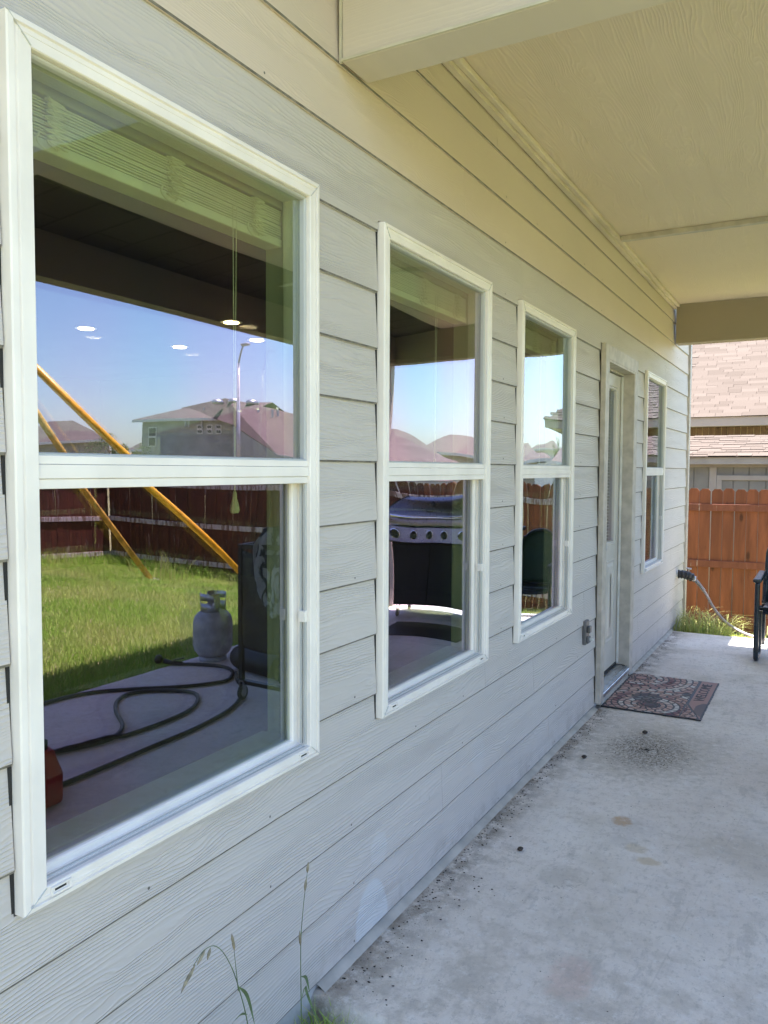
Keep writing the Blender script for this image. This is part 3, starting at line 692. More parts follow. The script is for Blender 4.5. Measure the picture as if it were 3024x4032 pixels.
o = MB(); o.tube([hp[i].lerp(hp[i+1], k/6) + (Vector((0, .0, .013)) if k % 2 else Vector((0, 0, -.013))) for i in range(2, 14) for k in range(1)], .004, 6)
o = MB()
for i in range(2, 14):
    d = (hp[i+1]-hp[i]).normalized(); a = d.orthogonal().normalized(); b = d.cross(a)
    o.tube([hp[i]+(a*math.cos(t*math.pi/5)+b*math.sin(t*math.pi/5))*.0165+d*t*.0012 for t in range(11)], .0022, 5)
o.obj('strain_spring', M['galv'], th, True)

# ---------------------------------------------------------------- doormat
def clip(poly, a, b, c):   # keep a*x+b*y<=c
    out = []
    for i in range(len(poly)):
        p, q = poly[i-1], poly[i]; dp, dq = a*p[0]+b*p[1]-c, a*q[0]+b*q[1]-c
        if (dp <= 0) != (dq <= 0): t = dp/(dp-dq); out.append((p[0]+(q[0]-p[0])*t, p[1]+(q[1]-p[1])*t))
        if dq <= 0: out.append(q)
    return out
def inset(poly, d):
    cx = sum(p[0] for p in poly)/len(poly); cy = sum(p[1] for p in poly)/len(poly); out = []
    for x, y in poly:
        L = math.hypot(x-cx, y-cy); k = max(0, 1-d/max(L, 1e-6)); out.append((cx+(x-cx)*k, cy+(y-cy)*k))
    return out
th = thing('doormat', 'mosaic pattern welcome mat on the slab in front of the door', 'doormat', (.31, 5.35, 0))
mx0, mx1, my0, my1 = .025, .600, 4.895, 5.815
rn = random.Random(3)
edge = []
for k in range(28): edge.append((mx0+(mx1-mx0)*k/28+rn.uniform(-.003, .003), my0+rn.uniform(-.004, .004)))
for k in range(40): edge.append((mx1+rn.uniform(-.002, .002), my0+(my1-my0)*k/40))
for k in range(28): edge.append((mx1-(mx1-mx0)*k/28, my1+rn.uniform(-.005, .005)))
for k in range(40): edge.append((mx0+rn.uniform(-.006, .004), my1-(my1-my0)*k/40))
MB().prism(edge, .0012, .0085, 'z').obj('rubber_base', M['rubber'], th)
def mosaic_mat():
    n = NT('mosaic_stone'); at = n.t.nodes.new('ShaderNodeAttribute'); at.attribute_name = 'tone'
    v = n.co(); o = n.sep(v)
    t_ = at.outputs['Fac']
    c = n.mix(n.ramp(t_, 0., .3), (.20, .10, .11), (.38, .24, .22))
    c = n.mix(n.ramp(t_, .35, .6), c, (.50, .34, .29)); c = n.mix(n.ramp(t_, .65, .9), c, (.60, .54, .50))
    # worn wet-looking dark smear over the near rosette and the end of the band
    def bl(x, y, rx, ry):
        d = n.ma('ADD', n.ma('POWER', n.ma('ABSOLUTE', n.ma('DIVIDE', n.ma('SUBTRACT', o[0], x), rx)), 2.), n.ma('POWER', n.ma('ABSOLUTE', n.ma('DIVIDE', n.ma('SUBTRACT', o[1], y), ry)), 2.))
        return n.ramp(n.ma('ADD', d, n.ma('MULTIPLY', n.ma('SUBTRACT', n.noise(v, 22., 4.), .5), .9)), 1.1, .85)
    k = n.ma('MAXIMUM', n.ma('MAXIMUM', bl(.235, 5.21, .09, .11), bl(.30, 5.055, .05, .06)), n.ma('MAXIMUM', bl(.585, 5.10, .05, .15), bl(.455, 5.40, .035, .05)))
    c = n.mix(n.ma('MULTIPLY', k, .72), c, (.09, .10, .115))
    return n.pbr(c, .75, 0., n.bump(n.noise(v, 150., 3.), .001), .3)
M['mosaic'] = mosaic_mat()
cells = []; XB = .478
def rosette(cx, cy, conds, rad, cnt):
    for k in range(len(rad)):
        r0 = 0 if k == 0 else rad[k-1]; r1 = rad[k]; n = cnt[k]
        base = rn.random()*.4
        for s in range(n):
            if n == 1: poly = [(cx+r1*math.cos(a*math.pi/9), cy+r1*math.sin(a*math.pi/9)) for a in range(18)]
            else:
                a0, a1 = 2*math.pi*(s+base)/n, 2*math.pi*(s+1+base)/n
                sk = (.25 if k % 2 else -.25)*(a1-a0)
                poly = [(cx+r0*math.cos(a0+sk), cy+r0*math.sin(a0+sk)), (cx+r1*math.cos(a0), cy+r1*math.sin(a0)), (cx+r1*math.cos((a0+a1)/2), cy+r1*math.sin((a0+a1)/2)), (cx+r1*math.cos(a1), cy+r1*math.sin(a1)), (cx+r0*math.cos(a1+sk), cy+r0*math.sin(a1+sk))]
            for c in conds:
                if len(poly) > 2: poly = clip(poly, *c)
            if len(poly) > 2: cells.append((poly, k))
box = [(1, 0, XB), (-1, 0, -mx0-.006), (0, 1, my1-.006), (0, -1, -my0-.006)]
rad = [.045, .068, .105, .15, .185, .225, .262, .30, .34, .38, .43, .5]; cnt = [1, 14, 16, 16, 20, 26, 26, 30, 34, 38, 40, 44]
rosette(.105, 5.70, box+[(.25, -1, .25*.2-5.36)], rad, cnt)
rosette(.275, 5.06, box+[(-.25, 1, -.25*.2+5.352)], rad, cnt)
dd_ = (.288, .108); rosette(.275, 5.06, [(-1, 0, -XB-.004), (1, 0, mx1-.008), (0, -1, -my0-.006), (.278, .108, .278*XB+.108*(my0+.295))], rad, cnt)
mo = MB(); tone = []
for poly, k in cells:
    p = inset(poly, .0088)
    A = abs(sum(p[i-1][0]*p[i][1]-p[i][0]*p[i-1][1] for i in range(len(p))))/2
    if A < 2.5e-5: continue
    n0 = len(mo.f); mo.prism(p, .0088, .0112, 'z')
    tv = min(1, max(0, (.2+.16*(k % 5))+rn.uniform(-.25, .3))); tone += [tv]*(len(mo.f)-n0)
for y0_, y1_ in ((my0+.35, my1-.012),):
    n0 = len(mo.f); mo.prism([(XB+.014, my0+.30), (mx1-.008, my0+.012), (mx1-.008, y1_), (XB+.014, y1_)], .0088, .0104, 'z'); tone += [.36]*(len(mo.f)-n0)
mo_o = mo.obj('mosaic_cells', M['mosaic'], th); fixn(mo_o)
at = mo_o.data.attributes.new('tone', 'FLOAT', 'FACE'); at.data.foreach_set('value', tone[:len(mo_o.data.polygons)])
mw = Matrix.Translation((.540, 5.515, .0112)) @ Matrix.Rotation(R(90), 4, 'Z')
tx = text_mesh('welcome_lettering', 'WELCOME', .088, M['rubber'], th, mw @ Matrix.Scale(1.05, 4, (1, 0, 0)), .0012)
# ---------------------------------------------------------------- crumbs and dirt
def crumb(mb, x, y, s, z=.001):
    n = 6; a0 = random.random()*6; pts = []
    for k in range(n):
        a = a0+2*math.pi*k/n; r = s*random.uniform(.6, 1.1); pts.append((x+r*math.cos(a), y+r*math.sin(a)*random.uniform(.6, 1), z+random.uniform(0, s*.25)))
    pts.append((x, y, z+s*random.uniform(.4, .8))); mb.add(pts, [(k, (k+1) % n, n) for k in range(n)])
cr = MB()
for k in range(900):
    y = random.uniform(1.83, 4.85) if random.random() < .75 else random.uniform(5.9, 7.5)
    wd = .05 + (.10 if y < 2.6 else .03); x = .028+abs(random.gauss(0, wd*.5)); crumb(cr, x, y, random.choice([.0015, .002, .0025, .003, .005]))
for k in range(520):
    a = random.random()*6.28; r = abs(random.gauss(0, .5)); crumb(cr, .42+.24*r*math.cos(a), 4.25+.30*r*math.sin(a), random.choice([.0012, .002, .003, .004]))
for k in range(260): crumb(cr, random.uniform(.05, 1.0), random.uniform(1.9, 7.3), random.choice([.001, .0015, .002, .003]))
cr.obj('scattered_dirt', M['debris'], kind='stuff', label='dark dirt crumbs along the wall and on the slab', category='dirt')
LF = [(.36, 4.515, .019, 'curled black leaf lying between the dirt patch and the doormat'), (.166, 3.968, .016, 'dark pebble near the wall, before the dirt patch'), (.216, 2.863, .014, 'brown pebble alone on the slab below the second window')]
for x, y, s, lab in LF:
    mb = MB(); n = 9; pts = []
    for i in range(5):
        for k in range(n):
            a = 2*math.pi*k/n; th_ = math.pi*i/4; rr = s*math.sin(th_)*(1+.25*noise.noise(Vector((k*1.3, i*.9, x*50))))
            pts.append((x+rr*math.cos(a)*.8, y+rr*math.sin(a)*1.25, .007+s*.42*math.cos(th_)*-1+.001))
    fs = [(i*n+k, i*n+(k+1) % n, (i+1)*n+(k+1) % n, (i+1)*n+k) for i in range(4) for k in range(n)]
    mb.add(pts, fs); mb.obj('pebble' if 'pebble' in lab else 'fallen_leaf', M['debris'], None, True, label=lab, category='pebble' if 'pebble' in lab else 'leaf')

# ---------------------------------------------------------------- patio chair
def chair():
    th = thing('patio_chair', 'dark resin armchair with green sling on the slab edge', 'chair', (1.08, 6.8, 0))
    xa, xb = .765, 1.36
    for x in (xa, xb):
        sgn = 1 if x == xa else -1
        o = MB(); o.tube(smooth_path([(x, 6.66, .615), (x, 6.655, .45), (x, 6.65, .2), (x, 6.655, .06), (x+.0*sgn, 6.69, .018), (x+.002, 6.78, .016), (x+.004, 6.86, .03), (x+.004, 6.90, .10), (x+.004, 6.905, .25), (x+.004, 6.90, .40)], 7), .019, 10); o.obj('leg', M['chair'], th, True)
        o = MB(); o.box(x-.030, x+.030, 6.60, 7.22, .615, .645); bev(o.obj('armrest', M['chair'], th), .011, 3)
        o = MB(); o.tube(smooth_path([(x+.01*sgn, 7.28, .02), (x+.015*sgn, 7.24, .35), (x+.02*sgn, 7.20, .62)], 6), .017, 10); o.obj('leg', M['chair'], th, True)
    o = MB(); pts = []
    n = 10
    for i in range(n+1):
        for j in range(n+1):
            u, v = i/n, j/n; x = xa+.04+(xb-xa-.08)*u; y = 6.66+.52*v; z = .43-.035*v-.02*math.sin(math.pi*u)+(-.035*(1-v/.15) if v < .15 else 0); pts.append((x, y, z))
    fs = [(i*(n+1)+j, (i+1)*(n+1)+j, (i+1)*(n+1)+j+1, i*(n+1)+j+1) for i in range(n) for j in range(n)]
    o.add(pts, fs); s_o = o.obj('seat', M['chair'], th, True); md = s_o.modifiers.new('thick', 'SOLIDIFY'); md.thickness = .022; md.offset = -1
    o = MB(); pts = []
    for i in range(n+1):
        for j in range(n+1):
            u, v = i/n, j/n; top = .90-.12*(2*u-1)**2
            z = .40+(top-.40)*v; y = 7.16+.12*v+.03*(1-(2*u-1)**2); pts.append((xa+.03+(xb-xa-.06)*u, y, z))
    o.add(pts, fs); b_o = o.obj('backrest', M['green'], th, True); md = b_o.modifiers.new('thick', 'SOLIDIFY'); md.thickness = .012
    o = MB(); rim = [(xa+.03, 7.16, .38)] + [(xa+.03+(xb-xa-.06)*i/14, 7.28+.03*(1-(2*i/14-1)**2), .905-.12*(2*i/14-1)**2) for i in range(15)] + [(xb-.03, 7.16, .38)]
    o.tube(smooth_path(rim, 3), .016, 10); o.obj('back_frame', M['chair'], th, True)
    MB().tube([(xa, 6.68, .41), (xb, 6.68, .41)], .015, 8).obj('stretcher', M['chair'], th, True); MB().tube([(xa, 7.18, .39), (xb, 7.18, .39)], .015, 8).obj('stretcher', M['chair'], th, True)
chair()
# ---------------------------------------------------------------- grill (seen in the second window)
def grill():
    th = thing('gas_grill', 'stainless gas grill with five knobs reflected in the second window', 'grill', (2.05, 7.05, 0))
    gx0, gx1, gy0, gy1 = 1.50, 2.61, 6.83, 7.32
    o = MB(); o.box(gx0+.02, gx1-.02, gy0+.03, gy1, .13, .765); bev(o.obj('cabinet', M['blackm'], th), .004)
    for a, b in ((gx0+.025, (gx0+gx1)/2-.003), ((gx0+gx1)/2+.003, gx1-.025)):
        o = MB(); o.box(a, b, gy0+.014, gy0+.0295, .15, .75); d = bev(o.obj('cabinet_door', M['blackm'], th), .003)
        hx = b-.03 if a < 2.1 else a+.03
        o = MB(); o.tube([(hx, gy0+.012, .73), (hx, gy0-.01, .72), (hx, gy0-.01, .62), (hx, gy0+.012, .61)], .006, 8); o.obj('handle', M['black'], d)
    o = MB(); o.prism([(gy0-.035, .78), (gy0-.02, .935), (gy0+.10, .94), (gy1, .94), (gy1, .766), (gy0, .766)], gx0, gx1, 'x'); bev(fixn(o.obj('control_panel', M['steel'], th)), .004)
    for k in range(5):
        x = gx0+.10+k*(gx1-gx0-.20)/4
        o = MB(); o.lathe([(.044, .0), (.044, -.006), (.036, -.010), (.032, -.045), (.0, -.037)], (x, gy0-.028, .86), 20, 'y'); kn = fixn(o.obj('knob', M['black'], th, True))
        o = MB(); o.box(x-.006, x+.006, gy0-.085, gy0-.0735, .83, .89); o.obj('grip', M['black'], kn)
        o = MB(); o.lathe([(.054, 0), (.055, -.003), (.047, -.0055)], (x, gy0-.026, .86), 24, 'y'); fixn(o.obj('knob_bezel', M['chrome'], kn, True))
    hood = [(gy0-.0, .955), (gy0-.005, 1.02), (gy0+.03, 1.12), (gy0+.11, 1.21), (gy0+.22, 1.25), (gy0+.34, 1.245), (gy1-.02, 1.17), (gy1, 1.06), (gy1, .955)]
    vs = []; fs = []; K = 9
    for t in range(K):
        x = gx0+(gx1-gx0)*t/(K-1)
        vs += [(x, y, z) for y, z in hood]
    m_ = len(hood)
    for t in range(K-1):
        for i in range(m_-1): fs.append((t*m_+i, t*m_+i+1, (t+1)*m_+i+1, (t+1)*m_+i))
    o = MB(); o.add([(v[0] if 0 < i//m_ < K-1 else v[0]+(.0 if v[2] < 1.0 else (.17*(v[2]-1.0)/.25)*(1 if i//m_ == 0 else -1)), v[1], v[2]) for i, v in enumerate(vs)], fs)
    hd = fixn(o.obj('hood', M['steel'], th, True))
    o = MB()
    for t in (0, K-1): o.add([o2 for o2 in [tuple(hd.data.vertices[t*m_+i].co) for i in range(m_)]], [tuple(range(m_))])
    sd = o.obj('hood_side', M['black'], th); md = sd.modifiers.new('t', 'SOLIDIFY'); md.thickness = .02; md.offset = 0
    o = MB(); o.tube(smooth_path([(gx0+.11, gy0-.05, 1.035), (gx0+.2, gy0-.07, 1.04), ((gx0+gx1)/2, gy0-.078, 1.045), (gx1-.2, gy0-.07, 1.04), (gx1-.11, gy0-.05, 1.035)], 6), .017, 10); h = o.obj('handle', M['chrome'], th, True)
    for x in (gx0+.14, gx1-.14):
        o = MB(); o.tube([(x, gy0-.06, 1.037), (x, gy0+.01, 1.037)], .012, 10); o.obj('handle_post', M['black'], h)
    cxm = (gx0+gx1)/2
    o = MB(); o.lathe([(.036, .0), (.036, -.010), (.030, -.014), (.0, -.014)], (cxm-.01, gy0+.070, 1.175), 24, 'y'); g_ = fixn(o.obj('thermometer', M['black'], th, True))
    o = MB(); o.obox((cxm+.03, gy0+.028, 1.115), (.055, 0, 0), (0, .003, .006), (0, .006, .014)); bev(o.obj('name_plate', M['black'], th), .003)
    o = MB(); o.obox((cxm+.03, gy0+.0245, 1.1165), (.045, 0, 0), (0, .001, .002), (0, .004, .008)); o.obj('plate_face', M['steel'], th)
    for a, b in ((gx0-.22, gx0-.003), (gx1+.003, gx1+.18)):
        o = MB(); o.box(a, b, gy0+.02, gy1-.04, .90, .935); bev(o.obj('side_shelf', M['black'], th), .006)
    for x in (gx0+.08, gx1-.08):
        for y in (gy0+.07, gy1-.06):
            o = MB(); o.lathe([(.036, -.014), (.04, -.008), (.04, .008), (.036, .014)], (x, y, .04), 18, 'x'); w_ = fixn(o.obj('wheel', M['rubber'], th, True))
            o = MB(); o.box(x-.022, x-.017, y-.012, y+.012, .04, .128); o.box(x+.017, x+.022, y-.012, y+.012, .04, .128); o.box(x-.022, x+.022, y-.02, y+.02, .1281, .1295); o.obj('fork', M['galv'], w_)
grill()
# ---------------------------------------------------------------- second mat before the grill
o = MB(); pts = [(1.38, 6.02)]+[(1.38+.97*k/16, 6.02+.03*math.sin(k/16*math.pi)) for k in range(1, 17)]+[(2.35, 6.60), (1.40, 6.62)]
o.prism(pts, .001, .010, 'z'); gm = o.obj('grill_mat', M['rubber'], label='black rubber mat on the slab in front of the grill', category='mat')
# ---------------------------------------------------------------- wheeled rack with cover
def rack():
    th = thing('wheeled_rack', 'black wheeled metal rack draped with dark cover and leaf print cloth', 'rack', (1.6, 4.15, 0))
    x0, x1, y0, y1 = 1.22, 1.93, 3.92, 4.36
    for x in (x0, x1):
        for y in (y0, y1):
            o = MB(); o.box(x-.016, x+.016, y-.016, y+.016, .125, 1.0); bev(o.obj('upright', M['black'], th), .003)
            o = MB(); o.lathe([(.042, -.012), (.049, -.007), (.049, .007), (.042, .012)], (x-.02, y-.02, .049), 22, 'x'); w = fixn(o.obj('wheel', M['rubber'], th, True))
            o = MB(); o.lathe([(.026, -.013), (.03, 0), (.026, .013)], (x-.02, y-.02, .049), 18, 'x'); fixn(o.obj('rim', M['galv'], w, True))
            o = MB(); o.box(x-.038, x-.034, y-.036, y+.0, .045, .12); o.box(x-.006, x-.002, y-.036, y+.0, .045, .12); o.box(x-.038, x-.002, y-.036, y+.01, .1201, .1245); o.obj('fork', M['galv'], w)
    o = MB(); o.box(x0-.02, x1+.03, y0-.020, y0+.020, .100, .1245); o.box(x0-.02, x1+.03, y1-.020, y1+.020, .100, .1245); o.obj('bottom_bar', M['black'], th)
    o = MB()
    for y in (y0+.0, y1-.0): o.box(x0+.017, x1-.017, y-.012, y+.012, .97, 1.0)
    for x in (x0, x1): o.box(x-.012, x+.012, y0+.017, y1-.017, .97, 1.0)
    o.obj('top_bar', M['black'], th)
    def sheet(name, f, mat, nu=26, nv=26, t=.004):
        o = MB(); o.add([f(i/nu, j/nv) for i in range(nu+1) for j in range(nv+1)], [(i*(nv+1)+j, (i+1)*(nv+1)+j, (i+1)*(nv+1)+j+1, i*(nv+1)+j+1) for i in range(nu) for j in range(nv)])
        ob = o.obj(name, mat, th, True); md = ob.modifiers.new('t', 'SOLIDIFY'); md.thickness = t; return ob
    sheet('dark_cover', lambda u, v: (x1-.03-(x1-x0-.04)*u, y0-.022+.014*noise.noise(Vector((u*4, v*5, 1))), .96-.62*v-.02*math.sin(u*5)), M['rubber'])
    sheet('back_cover', lambda u, v: (x1-.03-(x1-x0-.04)*u, y1+.02, .96-.62*v), M['rubber'], 4, 4)
    def cl(u, v):
        x = x1-.13-.42*u; zt = 1.11-.18*(u-.3)**2
        L = .42*math.sin(min(1, u*1.2)*math.pi)**.6+.03
        return (x-.05*v*(.4-u), y0-.04-.015*math.sin(u*17)-.02*v+.10*(1-v)**3, zt-.10*v**.5-L*v)
    sheet('leaf_print_cloth', cl, M['print'])
    sheet('dark_bag', lambda u, v: (x1-.30+.22*math.sin(u*math.pi*2)*math.sin(v*math.pi)**.7-.08, y0+.22+.14*math.cos(u*math.pi*2)*math.sin(v*math.pi)**.7, 1.0+.36*(1-v)*(1+.05*math.sin(u*12))), M['blackm'], 20, 12)
rack()
o = MB(); o.tube([(2.44, 4.52, .088), (2.42, 4.51, .088), (1.99, 4.30+.12, .088), (1.97, 4.41, .088)], [.082, .088, .088, .082], 24)
o.obj('tarp_roll', M['rubber'], None, True, label='rolled black tarp lying on the slab behind the wheeled rack', category='roll')
# ---------------------------------------------------------------- propane tank
def tank():
    c = (2.79, 4.62, 0)
    th = thing('propane_tank', 'grey propane tank with collar at the slab edge', 'gas cylinder', c)
    MB().lathe([(.10, .0), (.105, .004), (.105, .03), (.098, .035)], c, 28).obj('foot_ring', M['tank'], th, True)
    MB().lathe([(.02, .028), (.07, .032), (.115, .05), (.142, .085), (.152, .13), (.153, .30), (.150, .315), (.142, .345), (.115, .378), (.07, .396), (.02, .40)], c, 40).obj('body', M['tank'], th, True)
    o = MB(); pts = []; 
    segs = [(R(20), R(150)), (R(200), R(330))]
    for a0, a1 in segs:
        n = 14; base = len(o.v); vs = []
        for i in range(n+1):
            a = a0+(a1-a0)*i/n
            for r_, z in ((.098, .385), (.100, .455), (.102, .475), (.102, .53)):
                vs.append((c[0]+r_*math.cos(a), c[1]+r_*math.sin(a), z))
        fs = []
        for i in range(n):
            for k in range(3):
                if k == 1 and 3 <= i <= 10: continue      # hand slot
                fs.append((i*4+k, (i+1)*4+k, (i+1)*4+k+1, i*4+k+1))
        o.add(vs, fs)
    ob = o.obj('collar', M['galv'], th, True); md = ob.modifiers.new('t', 'SOLIDIFY'); md.thickness = .004
    o = MB(); o.lathe([(.022, .40), (.022, .43), (.016, .435), (.016, .47), (.03, .474), (.03, .49)], c, 14); o.tube([(c[0], c[1], .45), (c[0]-.06, c[1], .45)], .014, 10); o.obj('valve', M['galv'], th, True)
tank()
# ---------------------------------------------------------------- black hose on the slab
HZ = .013
h1 = [(2.93, 4.33), (2.79, 4.39), (2.62, 4.44), (2.46, 4.42), (2.33, 4.30), (2.27, 4.12), (2.42, 3.90), (2.65, 3.71), (2.84, 3.48), (2.90, 3.2), (2.86, 2.8), (2.70, 2.5), (2.45, 2.42), (2.20, 2.60)]
h2 = [(2.08, 2.78), (2.05, 2.95), (2.16, 3.12), (2.38, 3.27), (2.54, 3.42), (2.61, 3.57), (2.55, 3.70), (2.39, 3.80), (2.25, 3.82), (2.13, 3.73), (2.03, 3.57), (1.99, 3.38), (2.0, 3.09), (2.06, 2.80), (2.14, 2.55), (2.1, 2.2), (1.95, 1.98)]
h3 = [(1.80, 2.1), (1.76, 2.38), (1.755, 2.66), (1.75, 2.96), (1.75, 3.28), (1.81, 3.62), (1.90, 3.85), (2.02, 4.05), (2.2, 4.2), (2.32, 4.33)]
pts = [(x, y, HZ) for x, y in h1] + [(x, y, HZ+.001) for x, y in h2] + [(x, y, HZ) for x, y in h3]
# lift one pass over the other where the runs cross
hp2 = smooth_path(pts, 7); out = []
for i, p in enumerate(hp2):
    q = p.copy()
    for j in range(0, i-8):
        d = (hp2[j].xy-p.xy).length
        if d < .05: q.z = max(q.z, HZ+.024*(1-d/.05))
    out.append(q)
th = thing('black_hose', 'black garden hose looped on the slab with a spray nozzle', 'hose', (2.4, 3.4, 0))
MB().tube(out, .0125, 10).obj('hose_tube', M['rubber'], th, True)
o = MB(); o.tube([(2.86, 4.365, .016), (2.95, 4.33, .02), (3.0, 4.305, .035)], [.014, .018, .02], 12); o.lathe([(.02, -.02), (.034, 0), (.034, .02), (.02, .03)], (3.03, 4.29, .045), 16, 'x'); o.tube([(2.93, 4.34, .04), (2.86, 4.38, .055)], .005, 6); o.obj('spray_nozzle', M['black'], th, True)
# ---------------------------------------------------------------- red fuel can
th = thing('fuel_can', 'red plastic fuel can standing on the slab', 'fuel can', (1.72, 2.18, 0))
o = MB(); o.prism([(1.60, .004), (1.84, .004), (1.85, .16), (1.80, .23), (1.72, .25), (1.66, .23), (1.60, .14)], 1.98, 2.29); bev(fixn(o.obj('can_body', M['red'], th)), .022, 4)
o = MB(); o.tube(smooth_path([(1.76, 2.03, .24), (1.76, 2.05, .31), (1.76, 2.13, .325), (1.76, 2.21, .31), (1.76, 2.23, .245)], 5), .014, 10); o.obj('handle', M['red'], th, True)
o = MB(); o.lathe([(.026, .22), (.028, .24), (.028, .27), (.02, .275)], (1.70, 2.245, 0), 18); o.obj('cap', M['blackm'], th, True)
# ---------------------------------------------------------------- yellow swing set
def swing():
    f1, f2 = Vector((8.44, 9.54, gz(8.44, 9.54))), Vector((6.4, 9.95, gz(6.4, 9.95)))
    t1, t2 = SW1, SW2
    th = thing('swing_frame', 'yellow painted metal swing frame on the lawn near the fence', 'swing set', (f1.x, f1.y, f1.z))
    for f, t, r, m in ((f1, t1, .048, 'yellow_w'), (f2, t2, .050, 'yellow')):
        o = MB(); o.tube([f, f.lerp(t, .33), f.lerp(t, .66), t], r, 14); o.obj('leg', M[m], th, True)
    d = (f2-f1); far = Vector((2.4, -1.9, 0))
    for f, t in ((f1, t1), (f2, t2)):
        q = t+(t-f)*Vector((1, 1, 0))*.95; q = Vector((q.x, q.y, gz(q.x, q.y)))
        o = MB(); o.tube([q, t], .048, 14); o.obj('leg', M['yellow'], th, True)
    o = MB(); o.tube([t1+(t1-t2)*.06, t2+(t2-t1)*.06], .055, 14); o.obj('ridge_bar', M['yellow'], th, True)
    for f in (f1, f2):
        o = MB(); o.lathe([(.14, -.02), (.15, .015), (.09, .035)], (f.x, f.y, f.z), 14); o.obj('footing', M['mortar'], th, True)
def Vd(px, py, dep, mx=-.02):   # point seen mirrored in the wall plane at a given pixel of the 3024x4032 photo
    d = rt*(px-1512)+dn*(py-2016)+fw*3129.7; p = CAMP+d*(dep/3129.7); return Vector((2*mx-p.x, p.y, p.z))
SW1 = Vd(40, 1500, 10.8); SW2 = Vd(-10, 1330, 10.2)
swing()
# ---------------------------------------------------------------- fences
def fence(name, label, A, B, ztop, zground, mat, rmat, side, group=None, tops=True):
    A, B = Vector(A), Vector(B); d = (B-A).normalized(); L = (B-A).length; nrm = Vector((-d.y, d.x, 0))*side
    th = thing(name, label, 'fence', (A.x, A.y, zground(0)), group)
    n = int(L/.1395); w = .066
    def pk(h):
        poly = [(-w, 0), (w, 0), (w, h-.035), (w-.030, h), (-w+.030, h), (-w, h-.035)]
        m = MB(); m.prism(poly, 0, .016); return m
    me = {}
    for i in range(n):
        s = (i+.5)*L/n; zt, zg = ztop(s)+random.uniform(-.006, .006), zground(s)
        h = round(zt-zg+.02, 2)
        h = (h, (A+d*s).x > 4.2 and not name.startswith('side'))
        if h not in me:
            o_ = pk(h[0]); m_ = bpy.data.meshes.new('picket'); m_.from_pydata(o_.v, [], o_.f); m_.materials.append(M['fence_b'] if h[1] else mat); me[h] = m_
        ob = bpy.data.objects.new('picket', me[h]); COL.objects.link(ob); ob.parent = th
        p = A+d*s; ob.location = Vector((p.x, p.y, zt-h[0])) - th.location
        ob.rotation_euler = (random.uniform(-.006, .006), random.uniform(-.004, .004), math.atan2(d.y, d.x))
    seg = 2.44; k = 0; s = 0
    while s < L-.01:
        e = min(s+seg, L)
        for rz in (.27, .97, 1.70):
            p, q = A+d*s, A+d*e; z0, z1 = ztop(s)-1.83+rz-.12, ztop(e)-1.83+rz-.12
            c = (p+q)/2+nrm*.020; c.z = (z0+z1)/2
            ax = (Vector((q.x, q.y, z1))-Vector((p.x, p.y, z0)))/2; ax *= .997
            o = MB(); o.obox(c, ax, nrm*.019, Vector((0, 0, .044))); bev(o.obj('rail', M['rail_b'] if p.x > 3.2 else rmat, th), .003)
        p = A+d*s-nrm*.06
        o = MB(); o.box(p.x-.03, p.x+.03, p.y-.03, p.y+.03, zground(s)-.1, ztop(s)-.1); o.obj('post', rmat, th)
        s = e
ft = lambda x: 1.235+.15*min(max((x-1.)/2, 0), 1)+(.16*min(max((x-6.5)/4.5, 0), 1))
fence('board_fence', 'reddish brown dog eared board fence closing the end of the yard', (11.0, 11.02), (-6., 11.02), lambda s: ft(11-s), lambda s: gz(11-s, 11)-.0, M['fence'], M['rail'], 1) if False else None
# the rails face the yard: pickets sit behind them
fence('board_fence', 'reddish brown dog eared board fence closing the end of the yard', (11.0, 11.02, 0), (-6., 11.02, 0), lambda s: ft(11-s), lambda s: gz(11-s, 11)+.02, M['fence'], M['rail'], 1)
fence('side_fence', 'dark weathered board fence with peeling pale rails across the lawn', (11.05, -9., 0), (11.05, 11., 0), lambda s: 1.62-.09*min(max((s-14)/6, 0), 1), lambda s: gz(11, s-9)-.0, M['fence_b'], M['rail_b'], 1)

# ---------------------------------------------------------------- neighbour house beyond the fence
NY, NZ0, NZ1 = 17.6, 2.38, 2.57; NXC = 4.5; P = .56
nb = thing('neighbour_house', 'neighbouring house with large pinkish shingle roof beyond the board fence', 'house', (0, 18.3, -.5))
o = MB(); o.box(-9, NXC, NY, NY+.03, NZ0, NZ1); o.box(NXC-.03, NXC, NY+.031, NY+14, NZ0, NZ1); bev(o.obj('fascia', M['fascia'], nb), .004)
o = MB(); o.box(-9, NXC-.031, NY+.031, NY+.9, NZ0+.02, NZ0+.03); o.box(NXC-.7, NXC-.031, NY+.901, NY+14, NZ0+.02, NZ0+.03); o.obj('soffit', M['shedtrim'], nb)
RH = 7.; o = MB()
A, B, C_, D_ = (-9, NY-.02, NZ1), (NXC+.02, NY-.02, NZ1), (NXC-RH, NY+RH, NZ1+P*RH), (-9, NY+RH, NZ1+P*RH)
E_, F_ = (NXC+.02, NY+2*RH, NZ1), (-9, NY+2*RH, NZ1)
o.add([A, B, C_, D_, E_, F_], [(0, 1, 2, 3), (1, 4, 2), (3, 2, 4, 5)]); ro = o.obj('roof', M['shingle_far'], nb)
o = MB(); o.box(-9, 3.95, NY+.65, NY+13.5, -.7, NZ0+.015); o.obj('wall', M['shedwall'], nb)
for k in range(64):
    x = -3.4+k*.125
    if x > 3.9: break
    o = MB(); o.box(x, x+.111, NY+.615+random.uniform(0, .01), NY+.645, -.5, NZ0+.015); o.obj('wall_board', M['brownboard'], nb)
o = MB()
for k in range(60):
    x = -3.4+k*.125+.112
    if x < 3.9: o.box(x, x+.012, NY+.632, NY+.648, -.5, NZ0+.012)
o.obj('pale_joints', M['jointpale'], nb, kind='stuff')
